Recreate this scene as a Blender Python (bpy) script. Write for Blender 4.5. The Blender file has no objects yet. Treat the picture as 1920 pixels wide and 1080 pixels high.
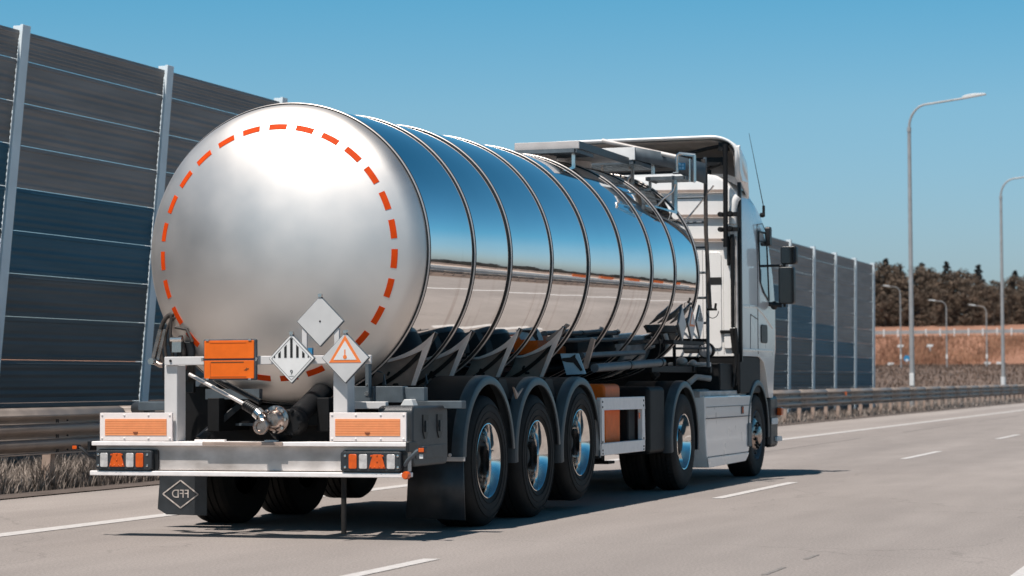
import bpy, math, random
from mathutils import Vector, Matrix
from math import sin, cos, pi, sqrt, radians, atan2
random.seed(7)
sc = bpy.context.scene
COL = sc.collection
# ------------------------------------------------------------------ camera
CH = 1.171
yaw, pitch, roll = radians(18.273), radians(2.309), radians(0.3)
c = Vector((-sin(yaw)*cos(pitch), cos(yaw)*cos(pitch), sin(pitch)))
r = Vector((cos(yaw), sin(yaw), 0)); u = r.cross(c)
r2 = r*cos(roll) - u*sin(roll); u2 = u*cos(roll) + r*sin(roll)
cam_d = bpy.data.cameras.new('camera'); cam = bpy.data.objects.new('camera', cam_d); COL.objects.link(cam)
M = Matrix((r2, u2, -c)).transposed().to_4x4(); M.translation = Vector((0, 0, CH)); cam.matrix_world = M
cam_d.sensor_width = 36; cam_d.lens = 4379/1920*36; cam_d.clip_end = 6000; cam_d.clip_start = 0.1
cam_d.dof.use_dof = True; cam_d.dof.focus_distance = 19.5; cam_d.dof.aperture_fstop = 3.6
sc.camera = cam
# ------------------------------------------------------------------ sky and sun
SUN = Vector((-0.15, -0.43, 1.0)).normalized()
w = bpy.data.worlds.new('World'); sc.world = w; w.use_nodes = True
nt = w.node_tree; bg = nt.nodes['Background']; sky = nt.nodes.new('ShaderNodeTexSky'); sky.sky_type = 'NISHITA'
sky.sun_disc = False; sky.sun_elevation = math.asin(SUN.z); sky.sun_rotation = atan2(SUN.x, SUN.y)
sky.air_density = 1.0; sky.dust_density = 1.2; sky.ozone_density = 2.2
tint = nt.nodes.new('ShaderNodeMix'); tint.data_type = 'RGBA'; tint.blend_type = 'MULTIPLY'
tint.inputs[0].default_value = 1
tcw = nt.nodes.new('ShaderNodeTexCoord'); spw = nt.nodes.new('ShaderNodeSeparateXYZ'); nt.links.new(tcw.outputs['Generated'], spw.inputs[0])
rw = nt.nodes.new('ShaderNodeValToRGB'); nt.links.new(spw.outputs['Z'], rw.inputs[0]); nt.links.new(rw.outputs[0], tint.inputs[7])
stops = [(0, (.76, .87, 1.06)), (.05, (.71, .88, 1.06)), (.115, (.62, .94, 1.04)), (.165, (.39, .90, 1.02)), (.42, (.13, .52, .63)), (.8, (.15, .34, .38))]
while len(rw.color_ramp.elements) < len(stops): rw.color_ramp.elements.new(.5)
for el, (p_, c_) in zip(rw.color_ramp.elements, stops): el.position = p_; el.color = (*c_, 1)
nt.links.new(sky.outputs[0], tint.inputs[6]); nt.links.new(tint.outputs[2], bg.inputs[0]); bg.inputs[1].default_value = 0.103
sd = bpy.data.lights.new('sun', 'SUN'); sd.energy = 5.0; sd.angle = radians(0.53); sd.color = (1.0, 0.93, 0.87)
so = bpy.data.objects.new('sun', sd); COL.objects.link(so); so.rotation_euler = SUN.to_track_quat('Z', 'Y').to_euler()
sc.view_settings.view_transform = 'Standard'; sc.view_settings.look = 'None'; sc.view_settings.gamma = 1
sc.view_settings.exposure = 0.17
# ------------------------------------------------------------------ materials
MATS = {}
def mat(name, col, rough=.5, metal=0., noise=0., scale=20., bump=0., bscale=None, emit=None, col2=None, coat=0., stretch=None, detail=6, spec=.5, rnoise=0.):
    if name in MATS: return MATS[name]
    m = bpy.data.materials.new(name); m.use_nodes = True; N = m.node_tree.nodes; L = m.node_tree.links
    b = N['Principled BSDF']; b.inputs['Base Color'].default_value = (*col, 1); b.inputs['Roughness'].default_value = rough
    b.inputs['Metallic'].default_value = metal; b.inputs['Coat Weight'].default_value = coat; b.inputs['Coat Roughness'].default_value = .05
    b.inputs['Specular IOR Level'].default_value = spec
    tc = N.new('ShaderNodeTexCoord'); mp = N.new('ShaderNodeMapping'); L.new(tc.outputs['Object'], mp.inputs[0])
    if stretch: mp.inputs['Scale'].default_value = stretch
    if noise or col2 or rnoise:
        n = N.new('ShaderNodeTexNoise'); n.inputs['Scale'].default_value = scale; n.inputs['Detail'].default_value = detail
        L.new(mp.outputs[0], n.inputs['Vector'])
        if noise or col2:
            mx = N.new('ShaderNodeMix'); mx.data_type = 'RGBA'
            a = col if col2 else tuple(max(0, x*(1-noise)) for x in col)
            bb = col2 if col2 else tuple(min(1, x*(1+noise)) for x in col)
            mx.inputs[6].default_value = (*a, 1); mx.inputs[7].default_value = (*bb, 1)
            rp = N.new('ShaderNodeMapRange'); rp.inputs[1].default_value = .32; rp.inputs[2].default_value = .68
            L.new(n.outputs['Fac'], rp.inputs[0]); L.new(rp.outputs[0], mx.inputs[0]); L.new(mx.outputs[2], b.inputs['Base Color'])
        if rnoise:
            rr = N.new('ShaderNodeMapRange'); rr.inputs[1].default_value = .3; rr.inputs[2].default_value = .7
            rr.inputs[3].default_value = max(0, rough-rnoise); rr.inputs[4].default_value = rough+rnoise
            L.new(n.outputs['Fac'], rr.inputs[0]); L.new(rr.outputs[0], b.inputs['Roughness'])
    if bump:
        n2 = N.new('ShaderNodeTexNoise'); n2.inputs['Scale'].default_value = bscale or scale; n2.inputs['Detail'].default_value = 4
        L.new(mp.outputs[0], n2.inputs['Vector'])
        bp = N.new('ShaderNodeBump'); bp.inputs['Strength'].default_value = bump; bp.inputs['Distance'].default_value = .01
        L.new(n2.outputs['Fac'], bp.inputs['Height']); L.new(bp.outputs[0], b.inputs['Normal'])
    if emit: b.inputs['Emission Color'].default_value = (*emit[0], 1); b.inputs['Emission Strength'].default_value = emit[1]
    MATS[name] = m; return m
steel = mat('polished_steel', (.88, .865, .85), .035, 1, noise=.04, scale=1.5, rnoise=.02, bump=.13, bscale=1.5, stretch=(1, .6, 1))
def dirt_streaks(m):
    # thin dried run-off on the polished cladding: rust-brown and dull, with its own shape
    N = m.node_tree.nodes; L = m.node_tree.links; b = N['Principled BSDF']
    tc = N.new('ShaderNodeTexCoord'); mp = N.new('ShaderNodeMapping'); mp.inputs['Scale'].default_value = (.5, 5.5, .5)
    L.new(tc.outputs['Object'], mp.inputs[0]); n = N.new('ShaderNodeTexNoise'); n.inputs['Scale'].default_value = 1.3; n.inputs['Detail'].default_value = 5
    L.new(mp.outputs[0], n.inputs['Vector']); r_ = N.new('ShaderNodeMapRange'); r_.inputs[1].default_value = .56; r_.inputs[2].default_value = .78; r_.inputs[4].default_value = .75
    L.new(n.outputs['Fac'], r_.inputs[0])
    sp = N.new('ShaderNodeSeparateXYZ'); L.new(tc.outputs['Object'], sp.inputs[0])
    g = N.new('ShaderNodeMapRange'); g.inputs[1].default_value = .1; g.inputs[2].default_value = -.5; L.new(sp.outputs['Z'], g.inputs[0])
    mu = N.new('ShaderNodeMath'); mu.operation = 'MULTIPLY'; L.new(r_.outputs[0], mu.inputs[0]); L.new(g.outputs[0], mu.inputs[1])
    src = b.inputs['Base Color'].links[0].from_socket
    mx = N.new('ShaderNodeMix'); mx.data_type = 'RGBA'; mx.inputs[7].default_value = (.42, .30, .24, 1)
    L.new(src, mx.inputs[6]); L.new(mu.outputs[0], mx.inputs[0]); L.new(mx.outputs[2], b.inputs['Base Color'])
dirt_streaks(steel)
capsteel = mat('brushed_steel', (.82, .765, .715), .52, 1, noise=.05, scale=2.2, rnoise=.03, bump=.05, bscale=5)
band_m = mat('band_steel', (.66, .60, .56), .36, .55)
flange_m = mat('lit_flange_metal', (.88, .76, .69), .45, .1, noise=.1, scale=6)  # base colour brightened to carry the sunlight reflected onto the flanges
fend = mat('fender_plastic', (.050, .058, .064), .38, 0, noise=.25, scale=6, bump=.1, bscale=90, rnoise=.08)
fieldgrass = mat('field_grass_blades', (.075, .050, .037), .85, 0, col2=(.20, .13, .095), scale=1.2, detail=5)
chrome = mat('chrome', (.70, .67, .64), .24, 1)
alu = mat('aluminium', (.86, .81, .78), .45, .1, noise=.06, scale=14, rnoise=.1, bump=.05, bscale=60)
alu_dirty = mat('road_dirty_aluminium', (.33, .295, .27), .52, .15, col2=(.66, .62, .59), scale=3.2, bump=.08, bscale=40, stretch=(1, 1, 1.6), rnoise=.08, detail=9)
rimalu = mat('polished_rim', (.80, .775, .75), .10, 1, noise=.1, scale=12, rnoise=.06)
black = mat('black_plastic', (.009, .0095, .0105), .42, 0, noise=.35, scale=8, bump=.06, bscale=120, rnoise=.08)
dgrey = mat('dark_grey_plastic', (.030, .034, .038), .42, 0, noise=.25, scale=8, bump=.15, bscale=180)
blackm = mat('black_chassis_paint', (.006, .006, .0065), .6, 0, noise=.4, scale=6, spec=.3)
rubber = mat('tyre_rubber', (.009, .009, .009), .74, 0, col2=(.019, .017, .0155), scale=5, bump=.25, bscale=60, detail=8, spec=.3)
seal = mat('black_rubber_seal', (.01, .01, .01), .45)
white = mat('white_truck_paint', (.86, .84, .81), .3, 0, noise=.02, scale=3, coat=.8, rnoise=.04)
whitep = mat('white_plate', (.74, .73, .71), .42, 0, noise=.05, scale=10, rnoise=.05)
beige = mat('moulded_inner_fibreglass', (.34, .28, .24), .7, 0, noise=.15, scale=6, bump=.3, bscale=30)
pinkish = mat('aged_cream_board', (.86, .77, .73), .5, 0, noise=.04, scale=12)
orange = mat('orange_enamel', (.80, .145, .010), .5, 0, noise=.08, scale=9, bump=.04, bscale=14, spec=.3)
redor = mat('red_orange_reflective_tape', (.64, .060, .004), .6, 0, noise=.08, scale=20, spec=.12)
orstripe = mat('orange_ribbed_reflector', (.90, .34, .14), .5, 0, noise=.05, scale=20)
orline = mat('darker_orange_rib', (.78, .24, .08), .5)
lensor = mat('amber_lens', (.66, .095, .005), .25, 0, noise=.14, scale=22, coat=.4)
lensw = mat('clear_lens', (.60, .575, .56), .22, .2, noise=.22, scale=22, coat=.6)
glass = mat('dark_tinted_glass', (.03, .045, .06), .03, 0, spec=1.0, coat=1)
sideglass = mat('reflective_side_glass', (.35, .45, .52), .03, .9)
blue = mat('blue_sticker', (.03, .22, .42), .45)
ghost = mat('grey_painted_steel', (.085, .105, .12), .5, .1, noise=.2, scale=8)
postm = mat('light_grey_painted_steel', (.62, .60, .585), .5, .0, noise=.06, scale=6)
galv = mat('galvanised_steel', (.27, .225, .195), .5, .3, noise=.14, scale=5, rnoise=.08, bump=.05, bscale=30)
galvpole = mat('galvanised_lamp_pole', (.40, .39, .38), .5, .35, noise=.1, scale=3)
barpost = mat('barrier_post_grey', (.66, .73, .76), .55, .0, noise=.05, scale=3)
dark = mat('dark_mark', (.01, .01, .01), .6)
brass = mat('worn_copper_steel', (.42, .34, .30), .28, 1, noise=.2, scale=25, rnoise=.1)
hose_m = mat('worn_hose', (.05, .040, .034), .6, 0, noise=.3, scale=30)
tan = mat('warm_grey_metal', (.37, .28, .23), .45, .1, noise=.2, scale=7)
mirrorg = mat('mirror_glass', (.07, .075, .08), .05, .9)
redlamp = mat('red_marker_lamp', (.8, .05, .01), .3, 0, emit=((1, .12, .02), 1.5))

def panel_mat(name, a, b_, zs):
    # ribbed absorbing cassettes: fine horizontal ribs as bump plus weathering noise
    m = mat(name, a, .62, .15, col2=b_, scale=1.3, detail=8, stretch=(1, .35, 3.0))
    N = m.node_tree.nodes; L = m.node_tree.links; bs = N['Principled BSDF']
    tc = N.new('ShaderNodeTexCoord'); wv = N.new('ShaderNodeTexWave'); wv.bands_direction = 'Z'; wv.inputs['Scale'].default_value = zs
    L.new(tc.outputs['Object'], wv.inputs[0]); bp = N.new('ShaderNodeBump'); bp.inputs['Strength'].default_value = .5; bp.inputs['Distance'].default_value = .012
    L.new(wv.outputs['Fac'], bp.inputs['Height']); L.new(bp.outputs[0], bs.inputs['Normal'])
    return m
pgrey = panel_mat('barrier_panel_grey', (.19, .172, .162), (.27, .247, .235), 2.6)
pblue = panel_mat('barrier_panel_blue', (.024, .085, .125), (.036, .11, .16), 2.6)
pdark = panel_mat('barrier_panel_dark', (.074, .085, .090), (.105, .114, .118), 2.6)

def road_mat():
    m = bpy.data.materials.new('worn_light_asphalt'); m.use_nodes = True; N = m.node_tree.nodes; L = m.node_tree.links; b = N['Principled BSDF']
    b.inputs['Roughness'].default_value = .88; b.inputs['Specular IOR Level'].default_value = .25
    tc = N.new('ShaderNodeTexCoord')
    def noise(s, st=None, d=6):
        n = N.new('ShaderNodeTexNoise'); n.inputs['Scale'].default_value = s; n.inputs['Detail'].default_value = d
        if st:
            mp = N.new('ShaderNodeMapping'); mp.inputs['Scale'].default_value = st; L.new(tc.outputs['Object'], mp.inputs[0]); L.new(mp.outputs[0], n.inputs[0])
        else: L.new(tc.outputs['Object'], n.inputs[0])
        return n
    def rng(s, a, b_, c_, d_):
        r_ = N.new('ShaderNodeMapRange'); 
        for i, v in enumerate((a, b_, c_, d_)): r_.inputs[i+1].default_value = v
        L.new(s, r_.inputs[0]); return r_.outputs[0]
    def mul(a, b_):
        x = N.new('ShaderNodeMath'); x.operation = 'MULTIPLY'; L.new(a, x.inputs[0]); L.new(b_, x.inputs[1]); return x.outputs[0]
    fine = rng(noise(55).outputs[0], .35, .65, .80, 1.14)
    grit = rng(noise(160, None, 2).outputs[0], .3, .7, .86, 1.14)
    big = rng(noise(.45, (1.6, .12, 1)).outputs[0], .3, .7, .86, 1.08)
    mid = rng(noise(2.2, (1, .25, 1)).outputs[0], .3, .7, .94, 1.06)
    vor = N.new('ShaderNodeTexVoronoi'); vor.inputs['Scale'].default_value = 5.5; L.new(tc.outputs['Object'], vor.inputs[0])
    peb = rng(vor.outputs['Distance'], .02, .06, .55, 1.0)
    sp = N.new('ShaderNodeSeparateXYZ'); L.new(tc.outputs['Object'], sp.inputs[0])
    # lane wear: lighter shoulder, darker wheel tracks
    sh = rng(sp.outputs[0], -9.62, -9.5, 1.10, .97)
    # polished wheel tracks and a few hairline cracks
    wv = N.new('ShaderNodeTexWave'); wv.bands_direction = 'X'; wv.inputs['Scale'].default_value = .155; wv.inputs['Distortion'].default_value = .4; wv.inputs['Phase Offset'].default_value = 1.1
    L.new(tc.outputs['Object'], wv.inputs[0]); trk = rng(wv.outputs['Fac'], 0, 1, .955, 1.02)
    v2 = N.new('ShaderNodeTexVoronoi'); v2.feature = 'DISTANCE_TO_EDGE'; v2.inputs['Scale'].default_value = .22
    dn = noise(1.3, None, 8); ad = N.new('ShaderNodeMix'); ad.data_type = 'RGBA'; ad.blend_type = 'ADD'; ad.inputs[0].default_value = .9
    L.new(tc.outputs['Object'], ad.inputs[6]); L.new(dn.outputs['Color'], ad.inputs[7]); L.new(ad.outputs[2], v2.inputs[0])
    crk = rng(v2.outputs['Distance'], .0, .0035, .80, 1.0)
    t = mul(mul(mul(mul(fine, grit), mul(big, mid)), mul(peb, sh)), mul(trk, crk))
    mx = N.new('ShaderNodeMix'); mx.data_type = 'RGBA'; mx.inputs[6].default_value = (0, 0, 0, 1); mx.inputs[7].default_value = (.300, .264, .242, 1)
    L.new(t, mx.inputs[0]); mx.clamp_factor = False; L.new(mx.outputs[2], b.inputs['Base Color'])
    bp = N.new('ShaderNodeBump'); bp.inputs['Strength'].default_value = .35; bp.inputs['Distance'].default_value = .004
    L.new(noise(170, None, 3).outputs[0], bp.inputs['Height']); L.new(bp.outputs[0], b.inputs['Normal'])
    return m
roadm = road_mat()
linem = mat('white_road_paint', (.60, .57, .545), .7, 0, col2=(.46, .43, .41), scale=18, detail=8)
soil = mat('verge_soil', (.075, .058, .048), .95, 0, col2=(.13, .10, .085), scale=4, bump=.5, bscale=25)
fieldm = mat('dry_field_grass', (.10, .070, .053), .95, 0, col2=(.20, .135, .10), scale=.25, detail=10, bump=.4, bscale=3)
embm = mat('orange_earth_slope', (.22, .105, .065), .95, 0, col2=(.36, .19, .125), scale=.16, detail=10, bump=.4, bscale=2)
oldroad = mat('dark_asphalt', (.055, .057, .06), .85, 0, noise=.15, scale=1)
grassm = mat('dry_grass_blades', (.040, .030, .024), .8, 0, col2=(.50, .42, .36), scale=9, detail=3)
barkm = mat('bark', (.07, .055, .045), .9, 0, noise=.3, scale=3)
leaf1 = mat('brown_foliage', (.055, .042, .030), .85, 0, col2=(.20, .135, .092), scale=.45, detail=6)
leaf2 = mat('dark_conifer_foliage', (.022, .026, .026), .8, 0, col2=(.065, .055, .046), scale=.7, detail=6)

# ------------------------------------------------------------------ mesh helpers
WO = {}
def link(o, parent, origin):
    COL.objects.link(o); WO[o.name] = Vector(origin)
    if parent is not None:
        o.parent = parent; o.location = Vector(origin) - WO[parent.name]
    else: o.location = origin
def tag(o, label=None, cat=None, group=None, kind=None):
    if label: o['label'] = label
    if cat: o['category'] = cat
    if group: o['group'] = group
    if kind: o['kind'] = kind
    return o
def empty(name, loc, parent=None, **k):
    o = bpy.data.objects.new(name, None); o.empty_display_size = .3; link(o, parent, loc); return tag(o, **k)
def frame(d):
    d = d.normalized(); a = Vector((0, 0, 1)) if abs(d.z) < .9 else Vector((1, 0, 0))
    x = d.cross(a).normalized(); return x, x.cross(d).normalized()*-1
class MB:
    def __init__(s): s.v = []; s.f = []
    def add(s, vs, fs):
        n = len(s.v); s.v += [tuple(v) for v in vs]; s.f += [tuple(i+n for i in f) for f in fs]; return s
    def box(s, x0, x1, y0, y1, z0, z1):
        return s.add([(x, y, z) for z in (z0, z1) for y in (y0, y1) for x in (x0, x1)],
                     [(0, 2, 3, 1), (4, 5, 7, 6), (0, 1, 5, 4), (2, 6, 7, 3), (0, 4, 6, 2), (1, 3, 7, 5)])
    def bar(s, p, q, w_, h):   # rectangular bar p->q
        p = Vector(p); q = Vector(q); x, y = frame(q-p)
        vs = [e + x*a*w_/2 + y*b*h/2 for e in (p, q) for a, b in ((-1, -1), (1, -1), (1, 1), (-1, 1))]
        return s.add(vs, [(0, 1, 2, 3), (7, 6, 5, 4), (0, 4, 5, 1), (1, 5, 6, 2), (2, 6, 7, 3), (3, 7, 4, 0)])
    def tube(s, pts, r, n=12, caps=True, r2=None):
        pts = [Vector(p) for p in pts]; rings = []
        for i, p in enumerate(pts):
            d = (pts[min(i+1, len(pts)-1)] - pts[max(i-1, 0)])
            x, y = frame(d)
            if i and x.dot(px) < 0 and abs(x.dot(px)) > .5: x, y = -x, -y
            px = x
            rr = r if r2 is None else r + (r2-r)*i/(len(pts)-1)
            rings.append([p + x*cos(2*pi*k/n)*rr + y*sin(2*pi*k/n)*rr for k in range(n)])
        vs = [v for g in rings for v in g]; fs = []
        for i in range(len(pts)-1):
            for k in range(n):
                a = i*n+k; b = i*n+(k+1) % n; fs.append((a, b, b+n, a+n))
        if caps: fs += [tuple(range(n-1, -1, -1)), tuple(range((len(pts)-1)*n, len(pts)*n))]
        return s.add(vs, fs)
    def lathe(s, prof, ctr, ax='y', n=48, a0=0, a1=2*pi, close=False, zsh=None):
        full = abs(a1-a0-2*pi) < 1e-6; m = n if full else n+1
        vs = []
        for rr, h in prof:
            for k in range(m):
                a = a0 + (a1-a0)*k/n
                if ax == 'y': v = (ctr[0]+rr*cos(a), ctr[1]+h, ctr[2]+rr*sin(a))
                elif ax == 'x': v = (ctr[0]+h, ctr[1]+rr*cos(a), ctr[2]+rr*sin(a))
                else: v = (ctr[0]+rr*cos(a), ctr[1]+rr*sin(a), ctr[2]+h)
                if zsh: v = zsh(v)
                vs.append(v)
        fs = []; P = len(prof)
        for i in range(P if close else P-1):
            for k in range(n):
                k2 = (k+1) % m; j = (i+1) % P
                fs.append((i*m+k, i*m+k2, j*m+k2, j*m+k))
        if close and not full:
            fs += [tuple(i*m for i in range(P)), tuple(i*m+n for i in range(P-1, -1, -1))]
        return s.add(vs, fs)
    def prism(s, poly, pl, a, b):
        # poly in plane 'xz' (extruded in y), 'yz' (extruded in x), 'xy' (extruded in z)
        def P(p, t): return {'xz': (p[0], t, p[1]), 'yz': (t, p[0], p[1]), 'xy': (p[0], p[1], t)}[pl]
        n = len(poly)
        return s.add([P(p, a) for p in poly] + [P(p, b) for p in poly],
                     [tuple(range(n)), tuple(range(2*n-1, n-1, -1))] + [(i, (i+1) % n+n*0, (i+1) % n+n, i+n) for i in range(n)])
    def ball(s, ctr, rx, ry, rz, n=12, m=8):
        vs = [(ctr[0]+rx*sin(pi*j/m)*cos(2*pi*i/n), ctr[1]+ry*sin(pi*j/m)*sin(2*pi*i/n), ctr[2]+rz*cos(pi*j/m)) for j in range(m+1) for i in range(n)]
        return s.add(vs, [(j*n+i, j*n+(i+1) % n, (j+1)*n+(i+1) % n, (j+1)*n+i) for j in range(m) for i in range(n)])
    def pieces(s, name, *a, **k):
        # every connected piece becomes an object of its own
        par = list(range(len(s.v)))
        def fd(i):
            while par[i] != i: par[i] = par[par[i]]; i = par[i]
            return i
        for f in s.f:
            for i in f[1:]: par[fd(i)] = fd(f[0])
        g_ = {}
        for f in s.f: g_.setdefault(fd(f[0]), []).append(f)
        for fs in g_.values():
            ids = sorted({i for f in fs for i in f}); mp = {i: j for j, i in enumerate(ids)}; q_ = MB()
            q_.v = [s.v[i] for i in ids]; q_.f = [tuple(mp[i] for i in f) for f in fs]; q_.build(name, *a, **k)
    def build(s, name, m, parent=None, origin=None, bevel=0, sharp=35, solid=0, **k):
        if origin is None: origin = WO[parent.name] if parent is not None else (0, 0, 0)
        o0 = Vector(origin); me = bpy.data.meshes.new(name)
        me.from_pydata([tuple(Vector(v)-o0) for v in s.v], [], s.f)
        me.validate()
        import bmesh
        bm = bmesh.new(); bm.from_mesh(me); bmesh.ops.remove_doubles(bm, verts=bm.verts, dist=1e-5); bmesh.ops.recalc_face_normals(bm, faces=bm.faces); bm.to_mesh(me); bm.free()
        for p in me.polygons: p.use_smooth = True
        me.set_sharp_from_angle(angle=radians(sharp)); me.materials.append(m)
        o = bpy.data.objects.new(name, me); link(o, parent, origin)
        if solid: md = o.modifiers.new('s', 'SOLIDIFY'); md.thickness = solid; md.offset = 0
        if bevel:
            md = o.modifiers.new('b', 'BEVEL'); md.width = bevel; md.segments = 2; md.limit_method = 'ANGLE'; md.angle_limit = radians(40); md.harden_normals = True
        return tag(o, **k)
def copy_tree(o, parent, loc=None):
    q = o.copy(); COL.objects.link(q); q.parent = parent
    if loc is not None: q.location = loc
    for ch in o.children: copy_tree(ch, q)
    return q
def rrect(x0, x1, z0, z1, r_, n=4):
    out = []
    for cx, cz, a in ((x1-r_, z1-r_, 0), (x0+r_, z1-r_, 90), (x0+r_, z0+r_, 180), (x1-r_, z0+r_, 270)):
        out += [(cx+r_*cos(radians(a+90*i/n)), cz+r_*sin(radians(a+90*i/n))) for i in range(n+1)]
    return out
def text(body, size, loc, m, name, parent, mirror=False, rot=(pi/2, 0, 0), ext=.001):
    cu = bpy.data.curves.new('t', 'FONT'); cu.body = body; cu.size = size; cu.extrude = ext; cu.align_x = 'CENTER'; cu.align_y = 'CENTER'
    t = bpy.data.objects.new('t', cu); COL.objects.link(t); bpy.context.view_layer.update()
    me = bpy.data.meshes.new_from_object(t.evaluated_get(bpy.context.evaluated_depsgraph_get())); bpy.data.objects.remove(t)
    R = Matrix.Rotation(rot[2], 4, 'Z') @ Matrix.Rotation(rot[0], 4, 'X') @ Matrix.Diagonal((-1 if mirror else 1, 1, 1, 1))
    me.transform(R); me.materials.append(m)
    o = bpy.data.objects.new(name, me); link(o, parent, loc); return o

# ================================================================== GROUND
def sheet(name, x0, x1, y0, y1, z, m, kind='structure', nx=1, ny=1, **k):
    b = MB(); vs = [(x0+(x1-x0)*i/nx, y0+(y1-y0)*j/ny, z) for j in range(ny+1) for i in range(nx+1)]
    b.add(vs, [(j*(nx+1)+i, j*(nx+1)+i+1, (j+1)*(nx+1)+i+1, (j+1)*(nx+1)+i) for j in range(ny) for i in range(nx)])
    return b.build(name, m, kind=kind, **k)
def ss(a, b, t): t = max(0, min(1, (t-a)/(b-a))); return t*t*(3-2*t)
def terrain_z(x, y):
    z = -.06
    if x < -15.5: z += 3.0*ss(110, 310, y)*ss(-15.5, -24, x)
    return z
xs = [-1500, -900, -500, -300, -200, -140, -100, -75, -60, -50, -42, -36, -31, -27, -24, -21, -18, -15.5, -12.7, -5, 2, 6, 20, 60, 150, 400, 900, 1500, 3000]
ys = [-2500, -1200, -500, -200, -80, -20, 20, 60, 90, 110] + list(range(125, 340, 12)) + [345, 380, 450, 600, 900, 1500, 3000, 4500]
b = MB(); nx = len(xs)
b.add([(x, y, terrain_z(x, y)) for y in ys for x in xs], [(j*nx+i, j*nx+i+1, (j+1)*nx+i+1, (j+1)*nx+i) for j in range(len(ys)-1) for i in range(nx-1)])
b.build('ground', fieldm, kind='structure')
sheet('road', -12.40, 3.4, -300, 1400, 0, roadm, ny=20)
sheet('verge', -13.2, -12.40, -300, 1400, .012, soil, ny=20)
sheet('opposite_road', 7.5, 19.5, -800, 1400, .0, oldroad)
mk = MB()
for x0, x1 in ((-9.62, -9.40), (-1.57, -1.37)):
    mk.add([(x0, -200, .004), (x1, -200, .004), (x1, 1200, .004), (x0, 1200, .004)], [(0, 1, 2, 3)])
for x0, x1 in ((7.9, 8.1), (18.9, 19.1)):
    mk.add([(x0, -500, .004), (x1, -500, .004), (x1, 1200, .004), (x0, 1200, .004)], [(0, 1, 2, 3)])
y = -1.2
while y < 500:
    mk.add([(-5.45, y, .004), (-5.33, y, .004), (-5.33, y+3.8, .004), (-5.45, y+3.8, .004)], [(0, 1, 2, 3)]); y += 12.0
mk.build('road_markings', linem, kind='structure')
sm = MB()
for k in range(14):
    y0 = 36+k*14+random.random()*4
    sm.box(-8.15, -8.135, y0, y0+9+random.random()*5, .001, .003)
for y0, L_ in ((9.8, .7), (10.6, .5), (11.2, .8), (12.3, .25), (12.8, .8), (13.9, .6), (15.2, .4)):
    sm.box(-3.0-.02+random.random()*.02, -2.985, y0, y0+L_, .001, .003)
sm.build('pavement_seam', mat('tar_seam', (.205, .185, .17), .85, noise=.3, scale=20), kind='structure')

# embankment with upper road
b = MB()
prof = [(318, 2.6), (322, 3.2), (333, 6.9), (334.5, 7.3), (343, 7.35), (346, 8.6), (356, 9.4), (420, 10.5), (700, 12)]
ex = [-420, -300, -200, -140, -100, -80, -70, -60, -54, -48, -42, -36, -30, -24, -20]
n = len(prof)
b.add([(x, yy+1.2*sin(x*.23)*(i in (0, 1)), zz*(1 if x < -23 else .7)+.25*sin(x*.5+i*2)*(i in (1, 2))) for x in ex for i, (yy, zz) in enumerate(prof)],
      [(i*n+j, i*n+j+1, (i+1)*n+j+1, (i+1)*n+j) for i in range(len(ex)-1) for j in range(n-1)])
b.build('embankment', embm, kind='structure')
sheet('upper_road', -400, -24, 335.5, 342, 7.40, oldroad)

# ================================================================== NOISE BARRIER
BX = -15.2; STEP = 4.056; TOPZ = 5.68
rows = [5.68, 5.30, 4.755, 4.21, 3.665, 3.12, 2.575, 2.03, 1.485, .94, .395, -.06]
def lean(y): return .165 if y < 40 else max(.05, .165-.0021*(y-40))
bar_r = empty('noise_barrier', (BX, 26.18-5*STEP, 0), label='tall ribbed noise barrier of grey and blue panels behind the guardrail', cat='noise barrier')
def bx(yb, z): return yb - 1.05*.16 + 0  # unused
for k in range(-5, 16):
    yt0 = 26.18+k*STEP; yt1 = yt0+STEP
    def Y(y_, z): return y_ - lean(y_)*(TOPZ-z)
    off = (k+1) % 6 - 1
    i0 = 4+off if off < 4 else 8   # first blue row index
    for (ia, ib, mm) in ((0, i0, pgrey), (i0, min(i0+2, 11), pblue), (min(i0+2, 11), 11, pdark)):
        if ib <= ia: continue
        q = MB()
        for i in range(ia, ib):
            za, zb = rows[i], rows[i+1]
            # cassette: folded lip on top, dished face below (profile in x,z), ribs along y
            pr = [(0, zb+.004), (.0, zb+.05)]
            nr = 5; hh = (za-zb-.135)/nr
            for t in range(nr):
                z0 = zb+.05+t*hh
                pr += [(-.007, z0+.014), (-.007, z0+hh*.5), (.0, z0+hh*.7), (.0, z0+hh*.93)]
            pr += [(.0, za-.060), (.010, za-.054), (0, za-.020), (0, za-.002)]
            m_ = len(pr)
            vs = [(BX+.0+x_, Y(yy, z_), z_) for yy in (yt0+.07, yt1-.07) for x_, z_ in pr]
            q.add(vs, [(j, j+1, j+1+m_, j+m_) for j in range(m_-1)])
        q.build('panel', mm, bar_r, origin=(BX, yt0, 2.8), sharp=25)
    if k > -6:
        q = MB(); zt = TOPZ+.07
        for x0, x1, ya, yb_ in ((.02, .06, -.10, .10), (-.13, .02, -.02, .02)):
            vs = [(BX+x_, Y(yt0, z_)+y_, z_) for z_ in (-.1, zt) for y_ in (ya, yb_) for x_ in (x0, x1)]
            q.add(vs, [(0, 2, 3, 1), (4, 5, 7, 6), (0, 1, 5, 4), (2, 6, 7, 3), (0, 4, 6, 2), (1, 3, 7, 5)])
        q.build('post', barpost, bar_r, origin=(BX, yt0, 0), bevel=.004)
q = MB(); yt0 = 26.18+16*STEP
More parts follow.
